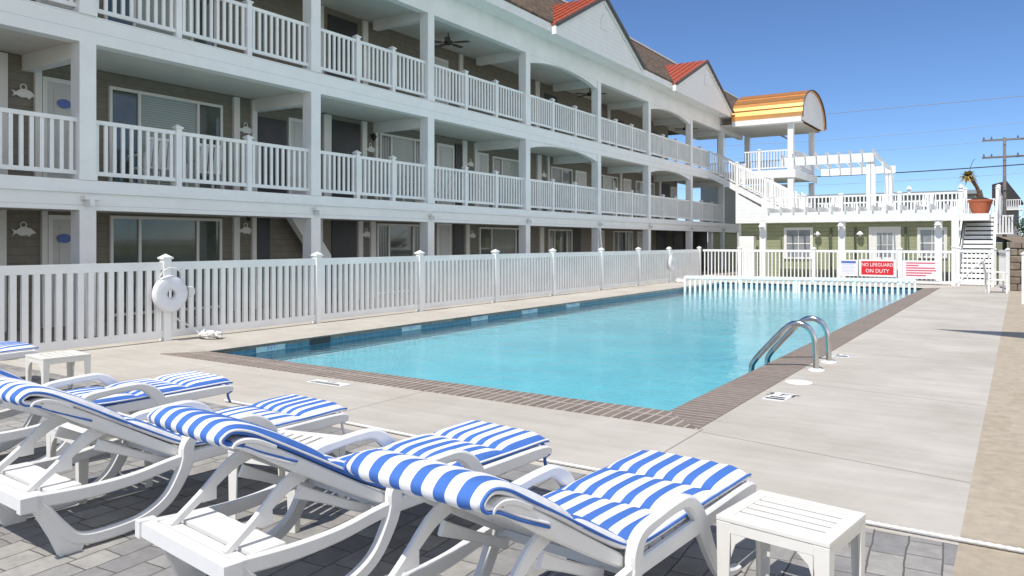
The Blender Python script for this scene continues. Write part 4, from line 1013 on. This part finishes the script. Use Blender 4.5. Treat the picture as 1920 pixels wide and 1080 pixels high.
# ---- sun lounger
def lounger_frame_parts():
    P_ = {}
    for k, sx in enumerate((-1, 1)):
        xo = sx * .345; x0_, x1_ = (xo - .021, xo + .021)
        b = MB()
        # lower rear rail then seat rail
        sweep_yz(b, [(.02, .31), (.3, .292), (.55, .30), (.80, .335), (1.1, .345), (1.6, .352), (1.98, .36), (2.07, .35)], [.07, .07, .065, .065, .07, .075, .07, .05], x0_ + .004, x1_ - .004)
        P_[('side_rail', sx)] = b
        b = MB()
        sweep_yz(b, [(.86, .34), (.86, .41), (.91, .465), (1.04, .485), (1.18, .495), (1.29, .490), (1.375, .44), (1.44, .36), (1.54, .20), (1.65, .07), (1.78, .025), (1.86, .02)],
                 [.085, .085, .065, .055, .055, .06, .08, .09, .07, .06, .04, .03], x0_ - .003, x1_ + .003)
        P_[('arm', sx)] = b
        b = MB()
        sweep_yz(b, [(.86, .36), (.83, .27), (.74, .14), (.60, .065), (.42, .045), (.26, .06), (.17, .14), (.10, .24), (.05, .30)], [.088, .082, .072, .068, .065, .066, .07, .062, .05], x0_ - .002, x1_ + .002)
        P_[('rear_leg', sx)] = b
        b = MB(); b.prism([(.03, .28), (.12, .10), (.16, .0), (.27, .0), (.29, .05), (.22, .09), (.10, .28)], x0_ + .006, x1_ - .006, 'yz'); P_[('foot', sx)] = b
        b = MB()   # prop from cross bar up to the backrest, notched
        xi = sx * .235
        sweep_yz(b, [(.06, .33), (.20, .43), (.34, .54), (.44, .58)], [.035, .045, .065, .07], xi - .013, xi + .013, 3)
        b.prism([(.20, .40), (.27, .40), (.27, .46), (.22, .47)], xi - .012, xi + .012, 'yz')
        sweep_yz(b, [(.40, .50), (.55, .43), (.72, .35), (.80, .32)], [.06, .045, .045, .05], xi - .011, xi + .011, 3)
        P_[('backrest_prop', sx)] = b
    b = MB(); b.box(-.365, .365, -.02, .035, .275, .338); b.box(-.39, -.345, -.03, .05, .27, .345); b.box(.345, .39, -.03, .05, .27, .345); P_[('crossbar', 0)] = b
    b = MB(); b.box(-.33, .33, .05, .105, .312, .33); b.box(-.33, .33, .125, .28, .318, .336); P_[('shelf', 0)] = b
    for q_, (ya, yb, z0_, z1_) in enumerate(((.84, .88, .315, .355), (1.50, 1.54, .315, .352), (2.02, 2.06, .325, .372))):
        b = MB(); b.box(-.32, .32, ya, yb, z0_, z1_); P_[('seat_crossbar', q_)] = b
    b = MB()
    for k in range(9):
        y = .93 + k * .118; b.box(-.315, .315, y, y + .095, .362, .374)
    P_[('seat_slats', 0)] = b
    # backrest: two side rails, slats, curled top cap
    b = MB(); B0, B1 = Vector((.88, .372)), Vector((.13, .80))
    for sx in (-1, 1):
        xo = sx * .30; sweep_yz(b, [(.86, .355), (.6, .50), (.33, .655), (.18, .74), (.10, .775)], [.05, .06, .065, .055, .04], xo - .017, xo + .017)
    for k in range(8):
        q = B0.lerp(B1, (k + .4) / 8.5); d = (B1 - B0).normalized(); nn = Vector((d.y, -d.x)) * -1
        c0 = q - d * .045; c1_ = q + d * .045
        b.add([(x, p.x + nn.x * o_, p.y + nn.y * o_) for x in (-.29, .29) for p, o_ in ((c0, .02), (c1_, .02), (c1_, .032), (c0, .032))], [(0, 1, 2, 3), (7, 6, 5, 4), (0, 4, 5, 1), (1, 5, 6, 2), (2, 6, 7, 3), (3, 7, 4, 0)])
    P_[('backrest', 0)] = b
    b = MB(); sweep_yz(b, [(.24, .74), (.16, .78), (.10, .795), (.06, .79), (.045, .775)], [.025, .025, .025, .02, .015], -.325, .325, 6, .02)
    P_[('backrest_cap', 0)] = b
    return P_
FP = lounger_frame_parts()
def cushion_mesh(seed, wid=.64):
    random.seed(seed)
    path = [(.33, .63), (.17, .70), (.07, .75), (.012, .765), (-.02, .795), (-.015, .835), (.045, .866), (.14, .845), (.28, .77), (.52, .635), (.75, .505), (.87, .448), (.97, .425), (1.2, .420), (1.5, .424), (1.8, .43), (2.02, .435), (2.10, .43)]
    C = catmull([(p[0], p[1], 0) for p in path], 9)
    # arc length
    S = [0.]
    for i in range(1, len(C)): S.append(S[-1] + (C[i] - C[i - 1]).length)
    TOT = S[-1]
    tuft = [TOT - .40, TOT - .80, TOT - 1.19, TOT - 1.60]
    nu = 25; b = MB(); b.uv = []; rows = len(C); hw = wid / 2
    cushion_mesh.edge = {-1: [], 1: []}
    nz = [random.uniform(-.004, .004) for _ in range(rows)]
    def thick(s):
        flap = .25; t_ = .052
        if s < .75: t_ = .013 + .039 * max(0., (s - .28) / .47)
        k = 1.
        for tf in tuft: k *= 1 - .55 * math.exp(-abs(s - tf) / .045)
        e = TOT - s
        if e < .06: k *= math.sqrt(max(.02, e / .06))
        return t_ * k
    for i in range(rows):
        a, c = C[max(i - 1, 0)], C[min(i + 1, rows - 1)]; d = Vector((c.x - a.x, c.y - a.y)).normalized(); nn = Vector((-d.y, d.x)) 
        # path goes head->foot (increasing y); outward normal = up on seat
        th = thick(S[i]); base = Vector((C[i].x, C[i].y)) - nn * .036
        wob = .005 * math.sin(S[i] * 5 + seed)
        puff = 0
        for j in range(nu):
            u = -1 + 2 * j / (nu - 1); e = (1 - abs(u) ** 7) ** .5
            dim = 1.
            for tf in tuft:
                if abs(S[i] - tf) < .07: dim = min(dim, 1 - .25 * math.exp(-((S[i] - tf) / .03) ** 2) * (.5 + .5 * math.cos(u * math.pi * 6)))
            p = base + nn * (th * e * dim + .004 + .0025 * math.sin(u * 19 + S[i] * 5))
            b.v.append(((u * hw * (1 + .012 * math.sin(S[i] * 14 + seed))) + wob, p.x, p.y)); b.uv.append((u * hw + .3 if False else u * hw, S[i]))
        for sx_ in (-1, 1): p = base + nn * .014; cushion_mesh.edge[sx_].append((sx_ * hw * .985 + wob, p.x, p.y))
        for j in range(nu):
            u = 1 - 2 * j / (nu - 1); e = (1 - abs(u) ** 7) ** .5
            p = base - nn * (.010 * e)
            b.v.append(((u * hw) + wob, p.x, p.y)); b.uv.append((u * hw, S[i]))
    n2 = nu * 2
    for i in range(rows - 1):
        for j in range(n2):
            j2 = (j + 1) % n2; b.f.append((i * n2 + j, i * n2 + j2, (i + 1) * n2 + j2, (i + 1) * n2 + j))
    b.f.append(tuple(range(n2))[::-1]); b.f.append(tuple((rows - 1) * n2 + j for j in range(n2)))
    return b
def lounger(loc, rz, label, stripe, seed):
    r = empty('sun_lounger', loc, rz, label, 'sun lounger', 'white sun loungers with striped cushions')
    for (nm, k), b in FP.items():
        o = MB(); o.v = list(b.v); o.f = list(b.f)
        if not hasattr(lounger, 'cache'): lounger.cache = {}
        if (nm, k) in lounger.cache:
            ob = bpy.data.objects.new(nm, lounger.cache[(nm, k)]); COL.objects.link(ob); ob.parent = r
        else:
            ob = o.build(nm, 'plastic', r, smooth=False); lounger.cache[(nm, k)] = ob.data
    c = cushion_mesh(seed).build('cushion', stripe, r, smooth=True)
    for sx_ in (-1, 1):
        MB().tube([(p[0] + sx_ * .001, p[1], p[2]) for p in cushion_mesh.edge[sx_]], .006, 5).build('piping', 'stripe_b' if stripe == 'stripe_w' else 'stripe_w', c, smooth=True)
    # ties at the foot end
    for sx in (-1, 1):
        MB().tube(catmull([(sx * .29, 2.03, .41), (sx * .33, 2.05, .37), (sx * .34, 2.03, .31), (sx * .33, 2.06, .24)], 4), .010, 6).build('tie', stripe, c, smooth=True)
        MB().lathe([(.004, -.02), (.028, 0), (.01, .02)], 8, (sx * .34, 2.045, .335)).build('tie_knot', stripe, c, smooth=True)
    return r
def place(foot_c, rz):   # foot centre (y=2.07) world -> root location
    dx, dy = 0, 2.08; ca, sa = math.cos(rz), math.sin(rz)
    return (foot_c[0] - (dx * ca - dy * sa), foot_c[1] - (dx * sa + dy * ca), 0)
LG = [((-1.47, 3.95), R(-5), 'nearest striped lounger beside the bottom right side table, white edged cushion', 'stripe_w', 1),
      ((-2.68, 3.98), R(-7), 'striped lounger second from the right, blue edged cushion', 'stripe_b', 2),
      ((-4.32, 3.90), R(-3), 'striped lounger third from the right, white edged cushion, over a half hidden table', 'stripe_w', 3),
      ((-5.90, 4.12), R(-4), 'striped lounger fourth from the right, blue edged cushion', 'stripe_b', 4),
      ((-9.50, 4.20), R(0), 'pale striped lounger at the far left edge beside the lone side table', 'stripe_w', 5)]
for fc, rz, lb, stp, sd_ in LG: lounger(place(fc, rz), rz, lb, stp, sd_)

# armchair
def armchair(loc, rz, label, grp=None):
    r = empty('armchair', loc, rz, label, 'armchair', grp)
    MB().box(-.27, .27, -.25, .25, .38, .42).build('seat', 'plastic', r, bevel=.01)
    bk = MB()
    for k in range(5): bk.bar((-.2 + k * .1, .24, .42), (-.2 + k * .1, .34, .95), .07, .02, (0, 1, 0))
    bk.bar((-.27, .345, .95), (.27, .345, .95), .03, .06); bk.build('backrest', 'plastic', r)
    for sx in (-1, 1):
        MB().bar((sx * .29, -.28, .64), (sx * .29, .3, .66), .06, .03).build('armrest', 'plastic', r)
        for y, zt in ((-.24, .625), (.24, .645)): MB().bar((sx * .285, y, 0), (sx * .285, y, zt), .05, .05).build('leg', 'plastic', r)
    return r
ac = armchair((-.62, 28.4, 0), R(100), 'white plastic armchair on the deck in front of the gate fence')
for i, (s, dz, a, lb) in enumerate(((-3.2, L2F, 90, 'white chair behind the balcony railing left of the wide first floor window'), (-2.0, L2F, 80, 'white chair behind the balcony railing in front of the wide first floor window'),
                         (5.0, L2F, 95, 'white chair behind the balcony railing of the third bay, left one'), (6.2, L2F, 85, 'white chair behind the balcony railing of the third bay, right one'))):
    o = dup(ac, Hloc(-1.2, s, dz + .001), R(a - 180), lb, 'chairs on the first floor balcony')
for i, (x, y, a, lb) in enumerate(((-8.4, 37.0, 20, 'leftmost white chair on the roof terrace behind the railing'), (-7.1, 37.2, -15, 'second white chair from the left on the roof terrace'),
                         (-4.9, 37.0, 10, 'third white chair from the left on the roof terrace'), (-3.4, 37.1, -20, 'white chair on the roof terrace nearest the terracotta pot'))):
    dup(ac, (x, y, 2.721), R(a), lb, 'chairs on the roof terrace')
if 'group' in ac: del ac['group']
